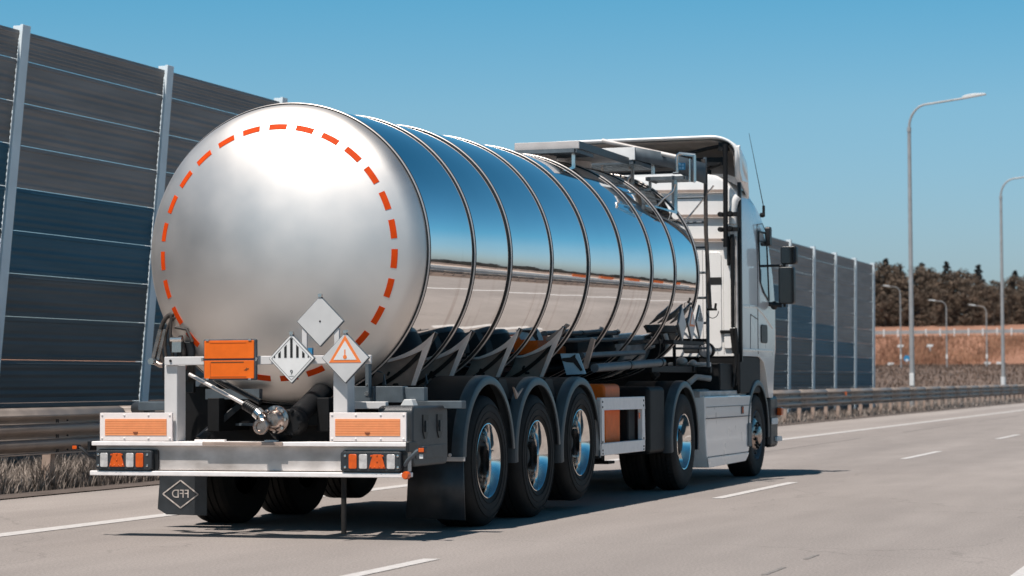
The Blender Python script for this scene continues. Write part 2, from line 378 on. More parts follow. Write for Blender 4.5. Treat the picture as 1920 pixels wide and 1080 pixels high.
for x0, x1, ya, yb_ in ((.02, .06, -.10, .10), (-.13, .02, -.02, .02)):
    vs = [(BX+x_, Y(yt0, z_)+y_, z_) for z_ in (-.1, TOPZ+.07) for y_ in (ya, yb_) for x_ in (x0, x1)]
    q.add(vs, [(0, 2, 3, 1), (4, 5, 7, 6), (0, 1, 5, 4), (2, 6, 7, 3), (0, 4, 6, 2), (1, 3, 7, 5)])
q.build('post', barpost, bar_r, origin=(BX, yt0, 0), bevel=.004)

# ================================================================== GUARDRAILS
def guardrail(gx_, side, y0, y1, label, posts, p0, zt=.905, zb=.395, step=2.04):
    g = empty('guardrail', (gx_, p0, 0), label=label, cat='guardrail')
    q = MB(); pr = []
    H_ = zt-zb
    nw = 3; wh = H_/nw
    for t in range(nw):
        z0 = zt - t*wh
        for x_, f_ in ((-.02, .0), (.045, .06), (.06, .2), (.062, .42), (.05, .55), (-.01, .72), (-.022, .86)):
            pr.append((x_*side, z0 - f_*wh))
    pr = [(-.045*side, zt-.02), (-.035*side, zt+.008), (.022*side, zt-.022), (.050*side, zt-.070)] + [(x_, z_) for x_, z_ in pr[3:]]
    pr.append((.03*side, zb+.012)); pr.append((.03*side, zb))
    yy = y0; m_ = len(pr); segs = []
    while yy < y1:
        L_ = min(4.08*(1 if yy < 120 else 10), y1-yy)
        vs = [(gx_+x_+(.004 if abs(t-yy) < .01 else 0)*side, t, z_) for t in (yy, yy+L_+.15) for x_, z_ in pr]
        q.add(vs, [(j, j+1, j+1+m_, j+m_) for j in range(m_-1)]); yy += L_
    q.build('beam', galv, g, sharp=60, solid=.005)
    yy = p0
    for i in range(posts):
        q = MB(); ln = .12*side*0
        lz = lean(yy)*.8 if side > 0 and gx_ < 0 else 0
        xa, xb = gx_-.16*side, gx_-.05*side
        if xa > xb: xa, xb = xb, xa
        vs = [(x_, yy+y_ - lz*(.8-z_), z_) for z_ in (-.1, .80) for y_ in (-.05, .05) for x_ in (xa, xb)]
        q.add(vs, [(0, 2, 3, 1), (4, 5, 7, 6), (0, 1, 5, 4), (2, 6, 7, 3), (0, 4, 6, 2), (1, 3, 7, 5)])
        p = q.build('post', tan, g, origin=(gx_, yy, 0), bevel=.006)
        q = MB()
        for dz in (.80, .63, .47):
            q.tube([(gx_+side*.062, yy+.06, dz-.03), (gx_+side*.078, yy+.06, dz-.03)], .012, 8)
            q.box(*sorted((gx_+side*.055, gx_+side*.066)), yy-.18, yy-.165, dz-.055, dz-.015)
            q.box(*sorted((gx_+side*.055, gx_+side*.066)), yy-.14, yy-.125, dz-.055, dz-.015)
        q.build('bolts', dark, p, origin=(gx_, yy, 0))
        yy += step
    return g
G1 = guardrail(-13.1, 1, -20, 420, 'long three-wave steel guardrail in front of the noise barrier', 62, 17.28)
q = MB(); q.box(-13.03, -13.0, 72.6, 72.75, .70, .82); q.build('reflector', orange, G1, origin=(-13.0, 72.7, .76))
G2 = guardrail(4.6, -1, -60, 300, 'steel guardrail along the right edge of the road, seen mirrored in the tank', 30, 2.0, zt=.78, zb=.46)

# ================================================================== GRASS VERGE (dry tufts)
def blades(name, n, xr, yr, hr, wd, m, label, dist=None):
    q = MB(); V = []; F = []
    for i in range(n):
        x = random.uniform(*xr); y = random.uniform(*yr) if dist is None else dist()
        cl = .5+.5*sin(x*5.1+y*2.3)*sin(y*3.7-x*2.9)
        if random.random() > .45+.55*cl: continue
        h = random.uniform(*hr)*(.55+.6*cl); a = random.uniform(0, 2*pi); w_ = wd*random.uniform(.6, 1.4)
        dx, dy = cos(a)*w_, sin(a)*w_; b_ = random.uniform(0, 2*pi); l = h*random.uniform(.1, .75); lx, ly = cos(b_)*l, sin(b_)*l
        k = len(V); z0 = terrain_z(x, y)
        V += [(x-dx, y-dy, z0), (x+dx, y+dy, z0), (x+dx*.7+lx*.4, y+dy*.7+ly*.4, z0+h*.6), (x-dx*.7+lx*.4, y-dy*.7+ly*.4, z0+h*.6), (x+lx, y+ly, z0+h)]
        F += [(k, k+1, k+2, k+3), (k+3, k+2, k+4)]
    me = bpy.data.meshes.new(name); me.from_pydata(V, [], F); me.materials.append(m)
    o = bpy.data.objects.new(name, me); link(o, None, (0, 0, 0)); return tag(o, label, 'grass', None, 'stuff')
blades('verge_grass', 85000, (-15.1, -12.88), (17.5, 34), (.10, .42), .0065, grassm, 'dry grey-brown grass tufts under the guardrail')
blades('distant_verge_grass', 45000, (-16.5, -12.75), (34, 130), (.10, .36), .012, grassm, 'dry grass strip along the far guardrail')
blades('field_grass', 26000, (-62, -14), (110, 318), (.12, .45), .05, fieldgrass, 'brown dry grass of the field before the embankment')
def dsl(): return random.uniform(319, 334)
q = MB(); V = []; F = []
for i in range(16000):
    x = random.uniform(-75, -24); y = dsl(); z0 = 3.2+(y-322)/11*3.7 if y > 322 else 2.7
    h = random.uniform(.2, .9); a = random.uniform(0, 2*pi); w_ = .09; k = len(V); l = h*.4
    V += [(x-cos(a)*w_, y-sin(a)*w_, z0-.2), (x+cos(a)*w_, y+sin(a)*w_, z0-.2), (x+random.uniform(-l, l), y, z0+h)]; F.append((k, k+1, k+2))
me = bpy.data.meshes.new('slope_grass'); me.from_pydata(V, [], F)
me.materials.append(mat('rust_brown_grass', (.21, .10, .058), .9, 0, col2=(.42, .225, .135), scale=.2, detail=8))
o = bpy.data.objects.new('slope_grass', me); link(o, None, (0, 0, 0)); tag(o, 'rust-brown dry growth on the embankment slope', 'grass', None, 'stuff')

# ================================================================== LAMPS
def lamp(x, y, H_, arm, d, label, scale=1., band=False, zb=None, lz=.012, group=None, h0=1.0):
    zb = terrain_z(x, y) if zb is None else zb
    L = empty('street_lamp', (x, y, zb), label=label, cat='street lamp', group=group)
    q = MB(); top = zb+H_-arm*.17-.75*scale*h0
    q.tube([(x, y, zb), (x, y, zb+H_*.45), (x, y, top)], .105*scale, 14, r2=.07*scale); q.build('pole', galvpole, L)
    q = MB(); pts = [(x, y, top-.1)]
    R_ = .75*scale
    for i in range(9):
        a = radians(80*i/8); pts.append((x+d*(R_-R_*cos(a)), y, top+R_*sin(a)*1.25))
    e = pts[-1]; pts.append((x+d*(arm-.9*scale), y, e[2]+(arm-R_-.9*scale)*.13))
    q.tube(pts, .055*scale, 10, r2=.04*scale); q.build('arm', galvpole, L, origin=(x, y, top))
    e = pts[-1]; q = MB()
    q.tube([(x, y, top-.16), (x, y, top+.02)], .085*scale, 12)
    q.build('collar', galvpole, L, origin=(x, y, top))
    q = MB(); s_ = .9*scale
    q.prism([(e[0]-.05*d, e[2]-.03), (e[0]+s_*d, e[2]+.11*scale), (e[0]+s_*d, e[2]+.16*scale), (e[0]+.5*s_*d, e[2]+.17*scale), (e[0]+.1*s_*d, e[2]+.13*scale), (e[0]-.05*d, e[2]+.05)], 'xz', y-.13*scale, y+.13*scale)
    q.build('lamp_head', whitep, L, origin=e, bevel=.02*scale)
    if band:
        for z0, z1, mm in ((.95, 1.38, whitep), (.42, .95, redor)):
            q = MB(); q.tube([(x, y, zb+z0), (x, y, zb+z1)], .135, 14); q.build('marker_band', mm, L, origin=(x, y, zb+z0))
    else:
        q = MB(); q.box(x-.09, x+.09, y-.14, y-.08, zb+1.0, zb+1.5); q.build('service_door', whitep, L, origin=(x, y, zb+1.2), bevel=.01)
    return L
lamp(-14.3, 94.9, 12.75, 3.1, 1, 'tall galvanised street lamp just past the end of the noise barrier')
lamp(-14.3, 127.2, 12.35, 3.1, 1, 'galvanised street lamp at the right edge with a red and white band at its foot', band=True)
for px_, yy, xx, lb in ((0, 262, -40.7, 'small distant street lamp whose arm shows left of the nearest tall pole'),
                    (1, 262, -35.6, 'small distant street lamp standing midway between the two tall poles'),
                    (2, 262, -31.2, 'small distant street lamp nearest the right-hand tall pole')):
    H_ = (9.3, 7.6, 7.0)[px_]
    lamp(xx, yy, H_, 2.0, -1, lb, scale=.85, group='distant lamps with arms to the left', zb=2.5)

# ================================================================== UPPER ROAD RAIL, SIGNS, CAR
g = empty('upper_guardrail', (-24, 335, 7.35), label='pale guardrail with many posts on top of the orange embankment', cat='guardrail')
q = MB(); q.box(-75, -24, 334.9, 334.98, 7.75, 8.25); q.build('beam', galvpole, g)
for i in range(26):
    q = MB(); q.box(-24.5-2*i, -24.3-2*i, 334.75, 334.88, 7.0, 8.45); q.build('post', whitep, g, origin=(-24.4-2*i, 334.8, 7.3))
def sign(x, y, z, r_, label, m):
    s_ = empty('road_sign', (x, y, z), label=label, cat='sign')
    q = MB(); q.tube([(x, y, z), (x, y, z+1.7)], .05, 8); q.build('pole', galvpole, s_)
    q = MB(); q.tube([(x, y-.06, z+1.7), (x, y-.1, z+1.7)], r_, 20); q.build('disc', m, s_, origin=(x, y-.08, z+1.7))
    q = MB(); q.tube([(x, y-.1, z+1.45), (x, y-.11, z+1.45)], r_*.4, 12); q.build('mark', whitep, s_, origin=(x, y-.1, z+1.45))
sign(-46.6, 305, 2.3, .42, 'small blue round sign low in the field left of the tall lamp', blue)
def marker(x, y, z, label):
    s_ = empty('marker_post', (x, y, z), label=label, cat='marker post', group='white marker posts in the field')
    q = MB(); q.box(x-.07, x+.07, y-.03, y+.03, z, z+.9); q.build('stake', whitep, s_)
    q = MB(); q.prism([(x-.5, z+.7), (x+.35, z+.7), (x+.5, z+1.0), (x-.3, z+1.05)], 'xz', y-.06, y-.03); q.build('board', whitep, s_, origin=(x, y, z+.8))
marker(-50.5, 316, 2.5, 'white marker by the lower left foot of the embankment')
marker(-51.0, 328, 5.1, 'white marker halfway up the left of the embankment')
marker(-46.9, 328, 5.1, 'white marker halfway up the slope beside the tall lamp')
marker(-37.6, 316, 2.5, 'white marker at the slope foot right of the middle distant lamp')
marker(-36.0, 316, 2.5, 'white marker at the slope foot between the two right distant lamps')
car = empty('parked_car', (-33.2, 339, 7.42), label='pale car with dark windows on the upper road at the right edge', cat='car')
def carside(x0): return [(x0-2.1, 7.75), (x0-2.15, 8.15), (x0-1.9, 8.3), (x0-1.2, 8.42), (x0-.5, 8.95), (x0+1.1, 9.0), (x0+1.8, 8.5), (x0+2.15, 8.4), (x0+2.2, 7.75)]
q = MB(); q.prism(carside(-33.2), 'xz', 338.2, 339.9); q.build('body', whitep, car, bevel=.08)
q = MB(); q.prism([(-34.25, 8.45), (-33.65, 8.88), (-32.2, 8.92), (-31.6, 8.5)], 'xz', 338.17, 339.93); q.build('windows', glass, car)
for xx in (-34.6, -31.8):
    q = MB(); q.tube([(xx, 338.15, 7.73), (xx, 338.4, 7.73)], .32, 16); q.build('wheel', rubber, car, origin=(xx, 338.2, 7.7))

# ================================================================== TREES
def tree_proto(kind, seed, loc):
    rnd = random.Random(seed); t = empty('broadleaf_tree' if kind == 0 else 'conifer_tree', loc)
    h = rnd.uniform(9.5, 12) if kind == 0 else rnd.uniform(11.5, 13.5); x0, y0, z0 = loc
    q = MB(); q.tube([(x0, y0, z0-1), (x0+.1, y0, z0+h*.4), (x0, y0, z0+h*.85)], .22, 7, r2=.05)
    for i in range(5):
        a = rnd.uniform(0, 6.28); hh = z0+h*rnd.uniform(.25, .6); q.tube([(x0, y0, hh), (x0+cos(a)*1.6, y0+sin(a)*1.6, hh+1.4)], .08, 5, r2=.03)
    q.build('trunk', barkm, t)
    V = []; F = []; ncl = 60 if kind == 0 else 46
    for i in range(ncl):
        f = (i+.5)/ncl
        if kind == 0:
            hh = h*(.03+.92*f); rad = 2.5*sqrt(max(.03, 1-((f-.42)/.62)**2)); a = rnd.uniform(0, 6.28); rr = rad*sqrt(rnd.random())
            cs = rnd.uniform(.55, 1.05)
        else:
            hh = h*(.15+.86*f); rad = 1.9*(1-f)**.8+.1; a = i*2.4; rr = rad*rnd.uniform(.4, 1); cs = .28+.55*(1-f)
        cx, cy, cz = x0+rr*cos(a), y0+rr*sin(a), z0+hh
        for j in range(62):
            th = rnd.uniform(0, 6.28); ph = math.acos(rnd.uniform(-1, 1)); d = cs*rnd.uniform(.55, 1.1)
            p = Vector((cx+d*sin(ph)*cos(th), cy+d*sin(ph)*sin(th), cz+d*cos(ph)*.7))
            e = Vector((rnd.gauss(0, 1), rnd.gauss(0, 1), rnd.gauss(0, 1))).normalized(); g_ = e.cross(Vector((rnd.gauss(0, 1), rnd.gauss(0, 1), rnd.gauss(0, 1)))).normalized()
            s_ = rnd.uniform(.10, .20); k = len(V); V += [p-e*s_, p+g_*s_*.7, p+e*s_, p-g_*s_*.7]; F.append((k, k+1, k+2, k+3))
    me = bpy.data.meshes.new('crown'); me.from_pydata([tuple(v-Vector(loc)) for v in V], [], F); me.materials.append(leaf1 if kind == 0 else leaf2)
    o = bpy.data.objects.new('crown', me); link(o, t, loc); return t
def ez(y): return 9.4+(y-356)/64*1.1 if y > 356 else 8.6
protos = [tree_proto(0, 11+i, (-60-6*i, 362, ez(362))) for i in range(4)]; cprot = [tree_proto(1, 31+i, (-90-5*i, 364, ez(364))) for i in range(2)]
for t in protos+cprot: tag(t, cat='tree', group='woodland trees behind the embankment')
for t in protos+cprot: t['label'] = 'placeholder'
rnd = random.Random(5)
REG = [(-66, 'hidden behind the barrier end'), (-61.5, 'just at the end of the noise barrier'), (-58, 'left of the tall lamp pole'), (-54.5, 'behind the tall lamp pole'), (-51, 'right of the tall lamp pole'), (-48, 'above the middle small lamp'), (-45, 'between the two right small lamps'), (-42, 'above the rightmost small lamp'), (-39, 'behind the right tall lamp pole'), (-20, 'at the right edge of the photo')]
def region(x_): return next(n_ for l_, n_ in REG if x_ < l_)
def place(src, x_, y_, s_, lb, grp, first):
    t = src if first else copy_tree(src, None)
    t.location = (x_, y_, ez(y_)-.4); t.scale = (s_*1.15, s_*1.15, s_); t.rotation_euler.z = rnd.uniform(0, 6.3)
    t['label'] = lb; t['category'] = 'tree'; t['group'] = grp
used = set(); ORD = ('leftmost', 'second from left', 'third from left', 'fourth from left', 'fifth from left', 'sixth from left', 'seventh from left')
for row, (yy, n_, sc_, nm) in enumerate(((356, 22, .70, 'low bushy brown front-row tree'), (363, 20, .88, 'rounded brown middle-row tree'), (372, 20, .97, 'tall dark brown back-row tree'))):
    pts = sorted((-71+i*(41./n_)+rnd.uniform(-.6, .6), yy+rnd.uniform(-2, 2), rnd.randrange(4), rnd.uniform(.76, 1.12)) for i in range(n_)); cnt = {}
    tot = [region(p_[0]) for p_ in pts]
    for x_, y_, k_, f_ in pts:
        s_ = sc_*f_*(1.0-.20*ss(-58, -38, x_)); rg = region(x_); i_ = cnt.get(rg, 0); cnt[rg] = i_+1
        lb = nm+' '+rg+(', '+ORD[i_] if tot.count(rg) > 1 else '')
        place(protos[k_], x_, y_, s_, lb, 'woodland trees, %s row' % ('front', 'middle', 'back')[row], k_ not in used); used.add(k_)
used = set()
for j, (x_, s_, lb) in enumerate(((-61.0, .98, 'dark pointed conifer rising highest above the wood beside the barrier end'), (-55.2, .90, 'low dark conifer top just right of the tall lamp pole'),
                   (-51.2, .92, 'dark pointed conifer above the wood left of the middle distant lamp'), (-46.2, .86, 'wide ragged conifer above the wood between the distant lamps'),
                   (-40.4, .78, 'short dark conifer at the right edge above the wood'))):
    place(cprot[j % 2], x_, 378, s_, lb, 'conifers above the wood', j < 2)
# far woods round the horizon (one mass; mirrored in the tank)
V = []; F = []
def wood(px, py, dx, dy, L_, h):
    k = int(L_/2.2)
    for i in range(k):
        t_ = i/k; n_ = h*(.75+.35*sin(t_*37)*sin(t_*91)+.2*rnd.random())
        for j in range(5):
            a = rnd.uniform(0, 6.3); z = n_*(j+.5)/5; s_ = rnd.uniform(1.8, 3.2); x = px+dx*L_*t_+rnd.uniform(-3, 3); y_ = py+dy*L_*t_+rnd.uniform(-3, 3); q_ = len(V)
            V.extend([(x-cos(a)*s_, y_-sin(a)*s_, z-s_), (x+cos(a)*s_, y_+sin(a)*s_, z-s_), (x+cos(a)*s_*.6, y_+sin(a)*s_*.6, z+s_*.8), (x-cos(a)*s_*.7, y_-sin(a)*s_*.7, z+s_*.6)]); F.append((q_, q_+1, q_+2, q_+3))
wood(300, -900, 0, 1, 2600, 15); wood(-900, -700, 1, 0, 1300, 11); wood(-15, 1500, 1, 0, 400, 10)
me = bpy.data.meshes.new('far_wood'); me.from_pydata(V, [], F); me.materials.append(leaf2)
o = bpy.data.objects.new('far_wood', me); link(o, None, (0, 0, 0)); tag(o, 'far dark woods along the flat horizon, mirrored in the tank', 'wood', None, 'stuff')
# roadside things on the far right, mirrored in the cladding
sheet('sand_strip', 24, 60, -600, 900, -.03, mat('pale_sand', (.42, .33, .27), .9, noise=.2, scale=.05))
q = MB(); q.box(20.4, 20.8, 55, 140, -.1, .75); q.build('concrete_barrier', whitep, bevel=.05, label='low pale concrete barrier beyond the opposite road, mirrored in the tank', cat='barrier')
q = MB(); q.box(21.0, 21.2, 114, 127, -.1, 2.1); q.build('orange_fence', orange, label='long bright orange fence beyond the opposite road, mirrored in the tank', cat='fence')
# ================================================================== TANKER TRAILER
TX, TZ0, TY0, SL = -7.435, 2.195, 16.9, .020
def zs(v): return (v[0], v[1], v[2] + SL*(v[1]-TY0))
TR = 1.175
tr = empty('tanker_trailer', (TX, 16.1, 0), label='polished steel tank trailer with orange dashes, hazard plates and three axles', cat='tanker trailer')
TO = (TX, TY0, TZ0)
BY = [16.9, 17.97, 18.92, 20.10, 21.28, 22.47, 23.62, 24.6, 25.65]
# rear dished end
Rc, rk = 2.2, .2; r0 = TR-rk; hh = sqrt((Rc-rk)**2-r0**2); rt = r0*Rc/(Rc-rk)
def capdepth(r_):
    return sqrt(Rc*Rc-r_*r_)-hh if r_ <= rt else sqrt(max(0, rk*rk-(r_-r0)**2))
prof = [(rt*i/26, -capdepth(rt*i/26)) for i in range(1, 27)] + [(r0+rk*sin(a), -rk*cos(a)) for a in [radians(29+61*i/10) for i in range(1, 11)]]
q = MB(); q.lathe([(.0005, -capdepth(0))]+prof+[(TR, .02)], TO, n=128, zsh=zs); q.build('rear_cap', capsteel, tr, origin=TO, sharp=60)
# orange dashes lying on the dish
nd = 27
cap_obj = bpy.data.objects['rear_cap']
for k in range(nd):
    a0 = radians(89.3)+2*pi*k/nd-2*pi/nd*.32; a1 = a0 + 2*pi/nd*.64
    V = []; m_ = 8
    for off in (.0035, .0):
        for j, rr in enumerate((.962, .983, 1.005)):
            for i in range(m_+1):
                a = a0+(a1-a0)*i/m_; V.append(zs((TX+rr*cos(a), TY0-capdepth(rr)-off, TZ0+rr*sin(a))))
    F = []; n_ = m_+1
    for j in range(2):
        for i in range(m_): F.append((j*n_+i, j*n_+i+1, (j+1)*n_+i+1, (j+1)*n_+i))
    q = MB(); q.add(V[:3*n_], F); 
    # rim to the dish
    B_ = V[3*n_:]; top = V[:3*n_]
    loop = [i for i in range(n_)] + [2*n_-1] + [3*n_-1-i for i in range(n_)] + [n_]
    q.add([top[i] for i in loop]+[B_[i] for i in loop], [(i, (i+1) % len(loop), (i+1) % len(loop)+len(loop), i+len(loop)) for i in range(len(loop))])
    q.build('reflective_dash', redor, cap_obj, origin=TO)
# shell segments, each very slightly barrelled
for i in range(len(BY)-1):
    q = MB(); y0, y1 = BY[i]+.02, BY[i+1]-.02; rn = random.Random(i)
    tl = rn.uniform(-.004, .004); pr = [(TR+.004*sin(pi*t/12)+tl*(t/12-.5), y0+(y1-y0)*t/12-TY0) for t in range(13)]
    q.lathe(pr, TO, n=160, zsh=zs); q.build('tank_cladding', steel, tr, origin=TO, sharp=60)
q = MB(); q.lathe([(r_, d_*-1) for r_, d_ in reversed(prof)]+[(.001, .3)], (TX, BY[-1], TZ0), n=96, zsh=zs)
q.build('front_cap', steel, tr, origin=TO, sharp=60)
for y0 in BY:
    q = MB(); q.lathe([(TR-.01, -.013), (TR+.010, -.013), (TR+.017, -.008), (TR+.018, -.002), (TR+.016, .005), (TR+.010, .010), (TR-.01, .010)], (TX, y0, TZ0), n=160, zsh=zs)
    s_ = q.build('strap_band', band_m, tr, origin=TO, sharp=50)
    q = MB(); q.lathe([(TR-.008, .011), (TR+.018, .011), (TR+.018, .017), (TR+.014, .023), (TR-.008, .023)], (TX, y0, TZ0), n=160, zsh=zs)
    q.lathe([(TR-.008, -.020), (TR+.010, -.020), (TR+.010, -.014), (TR-.008, -.014)], (TX, y0, TZ0), n=160, zsh=zs)
    q.build('strap_seal', seal, s_, origin=TO, sharp=50)
# small blue label under the rear cap
q = MB(); q.box(-7.25, -7.02, 16.40, 16.43, 1.385, 1.44); q.build('blue_label', blue, tr)
# chassis
zr = .98
q = MB()
for s_ in (-1, 1):
    x = TX+s_*.46; q.box(x-.05, x+.05, 16.5, 25.2, .80, 1.06)
for yy in (16.9, 18.0, 19.3, 20.6, 22.0, 24.0): q.box(TX-.42, TX+.42, yy-.05, yy+.05, .84, 1.0)
q.box(TX-.6, TX+.6, 23.4, 25.8, 1.07, 1.12)
q.box(TX-1.08, TX+1.08, 17.05, 17.10, .58, 1.15)
q.build('chassis_frame', blackm, tr, bevel=.006)
# suspension, axles, air tanks
for i, yy in enumerate((18.05, 19.36, 20.67)):
    dz = .08 if i == 2 else 0
    q = MB(); q.tube([(TX-.95, yy, .535+dz), (TX+.95, yy, .535+dz)], .075, 14); q.build('axle', blackm, tr, origin=(TX, yy, .535))
    for s_ in (-1, 1):
        q = MB(); q.lathe([(.001, 0), (.12, 0), (.15, .04), (.13, .1), (.15, .16), (.12, .22), (.001, .22)], (TX+s_*.5, yy+.35, .56), 'z', 20); q.build('air_spring', rubber, tr, origin=(TX+s_*.5, yy+.35, .6))
q = MB(); q.tube([(TX-.5, 22.6, .68), (TX+.5, 22.6, .68)], .16, 20); q.tube([(TX-.5, 23.1, .68), (TX+.5, 23.1, .68)], .16, 20); q.pieces('air_tank', blackm, tr)
# landing legs
for s_ in (-1, 1):
    q = MB(); x = TX+s_*.75; q.box(x-.06, x+.06, 23.0, 23.14, .50, 1.15); q.box(x-.045, x+.045, 23.02, 23.12, .36, .5); q.box(x-.13, x+.13, 22.95, 23.2, .33, .36)
    q.build('landing_leg', blackm, tr, origin=(x, 23.07, .4), bevel=.008)
# saddles: plates that carry the tank, with bright flanged edges
def saddle(yy, s_, ztop, zbot, xb):
    zc = TZ0+SL*(yy-TY0); X = lambda x_: TX+s_*x_; xt = sqrt(TR**2-(ztop-zc)**2)
    a0_ = math.asin((ztop-zc)/TR); poly = []
    for i in range(13):
        a = a0_+(radians(-70)-a0_)*i/12; poly.append((X((TR+.004)*cos(a)), zc+(TR+.004)*sin(a)))
    poly += [(X(.36), zbot-.06), (X(xb-.01), zbot-.06)]
    q = MB(); q.prism(poly, 'xz', yy-.004, yy+.004); p = q.build('saddle_plate', tan if s_ > 0 else blackm, tr, origin=(X(.7), yy, 1.3))
    q = MB(); q.lathe([(TR-.004, -.022), (TR+.020, -.022), (TR+.020, .022), (TR-.004, .022)], (TX, yy, TZ0), n=20, a0=(a0_+.01 if s_ > 0 else pi-a0_-.01), a1=(radians(-72) if s_ > 0 else pi+radians(72)), close=True, zsh=zs); q.build('saddle_pad', seal, p, origin=(X(.9), yy, 1.4))
    q = MB(); q.prism([(X(xt+.012), ztop+.012), (X(xt-.018), ztop-.07), (X(xb+.028), zbot+.02), (X(xb+.012), zbot-.06), (X(xb-.008), zbot-.06), (X(xb-.006), zbot+.02), (X(xt-.085), ztop-.10)], 'xz', yy-.034, yy-.024)
    q.build('flange', flange_m, p, origin=(X(.9), yy, 1.4), bevel=.003)
    for k_ in range(2):
        q = MB(); xx = X(.53+.12*k_); q.prism(rrect(xx-.024, xx+.024, zbot+.045, zbot+.067, .009, 3), 'xz', yy-.0075, yy-.005); q.build('slot', dark, p, origin=(xx, yy, zbot+.05))
for yy, zt_, zb_ in ((17.56, 1.565, 1.10), (18.44, 1.595, 1.16), (19.70, 1.637, 1.19), (21.0, 1.678, 1.20)):
    saddle(yy, 1, zt_, zb_, .785); saddle(yy, -1, zt_, zb_, .785)
q = MB()
for yy in (17.2, 18.15, 19.4):
    q.prism([(TX+.66, 1.05), (TX+.72, 1.05), (TX+.69, 1.24)], 'xz', yy-.012, yy+.012)
q.pieces('gusset_fin', ghost, tr)
q = MB(); q.box(TX+.78, TX+.86, 17.2, 21.0, 1.03, 1.06); q.build('side_web', tan, tr, bevel=.002)
# rear frame boxes (blue-grey) beside the right post
q = MB(); q.box(-6.80, -6.36, 16.60, 16.72, 1.02, 1.145); q.box(-6.36, -6.20, 16.64, 16.72, 1.03, 1.135); q.box(-6.60, -6.585, 16.585, 16.60, 1.03, 1.14); q.build('rear_crossmember', ghost, tr, bevel=.005)
q = MB(); q.bar((-6.62, 16.55, 1.34), (-6.62, 16.55, 1.06), .06, .03); q.build('hanger_strap', ghost, tr, bevel=.004)
q = MB(); q.tube([(-6.62, 16.53, 1.09), (-6.62, 16.51, 1.09)], .016, 12); q.tube([(-6.62, 16.53, 1.16), (-6.62, 16.515, 1.16)], .009, 12); q.build('strap_bolts', chrome, tr)
q = MB(); q.box(-6.78, -6.42, 16.40, 16.46, .975, 1.03); q.build('bracket_rail', postm, tr, bevel=.006)
q = MB(); q.box(-6.42, -5.99, 16.9, 17.0, .97, 1.03); q.build('bracket_rail', ghost, tr, bevel=.005)
q = MB(); q.prism([(-6.37, .985), (-6.33, 1.045), (-6.27, 1.045), (-6.25, .985)], 'xz', 16.55, 16.65); q.build('lamp_bracket', whitep, tr, bevel=.005)
# rear posts and horizontal bar
q = MB(); q.box(-8.130, -8.02, 16.13, 16.28, .73, 1.315); q.build('rear_post', postm, tr, bevel=.008)
q = MB(); q.box(-6.735, -6.62, 16.13, 16.28, .73, 1.315); q.build('rear_post', postm, tr, bevel=.008)
q = MB(); q.box(-8.115, -6.42, 16.10, 16.128, 1.313, 1.378); q.build('plate_bar', postm, tr, bevel=.006)
q = MB(); q.tube([(-8.06, 16.102, 1.347), (-8.06, 16.092, 1.347)], .010, 12); q.build('bar_bolt', dark, tr)
q = MB(); q.box(-6.97, -6.93, 16.09, 16.115, 1.36, 1.58); q.box(-6.71, -6.67, 16.09, 16.115, 1.36, 1.58); q.pieces('plate_support', postm, tr, bevel=.003)
q = MB(); q.bar((-8.02, 16.5, .74), (-7.55, 16.9, 1.25), .09, .05); q.bar((-6.72, 16.5, .74), (-6.95, 16.9, 1.2), .09, .05); q.pieces('diagonal_brace', black, tr, bevel=.006)
q = MB(); q.box(-8.01, -7.55, 16.6, 16.66, 1.05, 1.13); q.box(-8.0, -7.3, 16.8, 16.83, .84, .86); q.pieces('rear_rail', ghost, tr)
q = MB(); q.box(-7.95, -7.82, 16.7, 16.75, 1.22, 1.36); q.build('small_bracket', postm, tr, bevel=.004)
# bumper
q = MB(); q.box(-8.71, -6.145, 16.13, 16.22, .515, .70); q.build('bumper_beam', alu_dirty, tr, bevel=.006)
q = MB(); q.box(-8.725, -6.135, 16.08, 16.25, .700, .733); q.build('bumper_rail', alu, tr, bevel=.006)
q = MB(); q.box(-8.74, -6.145, 16.08, 16.25, .472, .508); q.build('bumper_rail', alu, tr, bevel=.006)
q = MB(); q.box(-7.78, -7.12, 16.068, 16.079, .706, .732); q.build('joint_plate', tan, tr, bevel=.003)
q = MB(); q.box(-7.88, -7.63, 16.14, 16.18, .7335, .748); q.box(-7.3, -7.2, 16.14, 16.18, .7335, .745); q.pieces('step_tread', alu, tr, bevel=.002)
for xx in (-8.745, -6.125):
    q = MB(); q.box(xx-.012, xx+.012, 16.075, 16.26, .66, .735); q.build('rail_end_cap', black, tr, bevel=.004)
# marking boards
for x0, x1 in ((-8.655, -8.040), (-6.745, -6.137)):
    q = MB(); q.box(x0, x1, 16.085, 16.105, .738, .952); p = q.build('marking_board', pinkish, tr, origin=((x0+x1)/2, 16.1, .85), bevel=.003)
    q = MB(); q.box(x0+.046, x1-.046, 16.0815, 16.0848, .779, .905); q.build('reflective_panel', orstripe, p, origin=((x0+x1)/2, 16.1, .85))
    q = MB()
    for k_ in range(6): z_ = .793+.018*k_+.003; q.box(x0+.046, x1-.046, 16.080, 16.0812, z_, z_+.003)
    q.build('panel_ribs', orline, p, origin=((x0+x1)/2, 16.1, .85))
    q = MB()
    for xx in (x0+.02, x0+.21, x1-.2, x1-.02):
        for z_ in (.757, .934): q.lathe([(.0095, 0), (.007, -.005), (.001, -.007)], (xx, 16.0848, z_), n=10)
    q.build('board_screws', alu, p, origin=((x0+x1)/2, 16.1, .85))
    q = MB(); xc = (x0+x1)/2+.0; q.prism([(xc-.022, .806), (xc+.022, .806), (xc+.016, .795), (xc+.008, .789), (xc-.008, .789), (xc-.016, .795)], 'xz', 16.078, 16.0798)
    q.build('reflector_mark', mat('rust_mark', (.22, .06, .02), .6), p, origin=(xc, 16.08, .8))
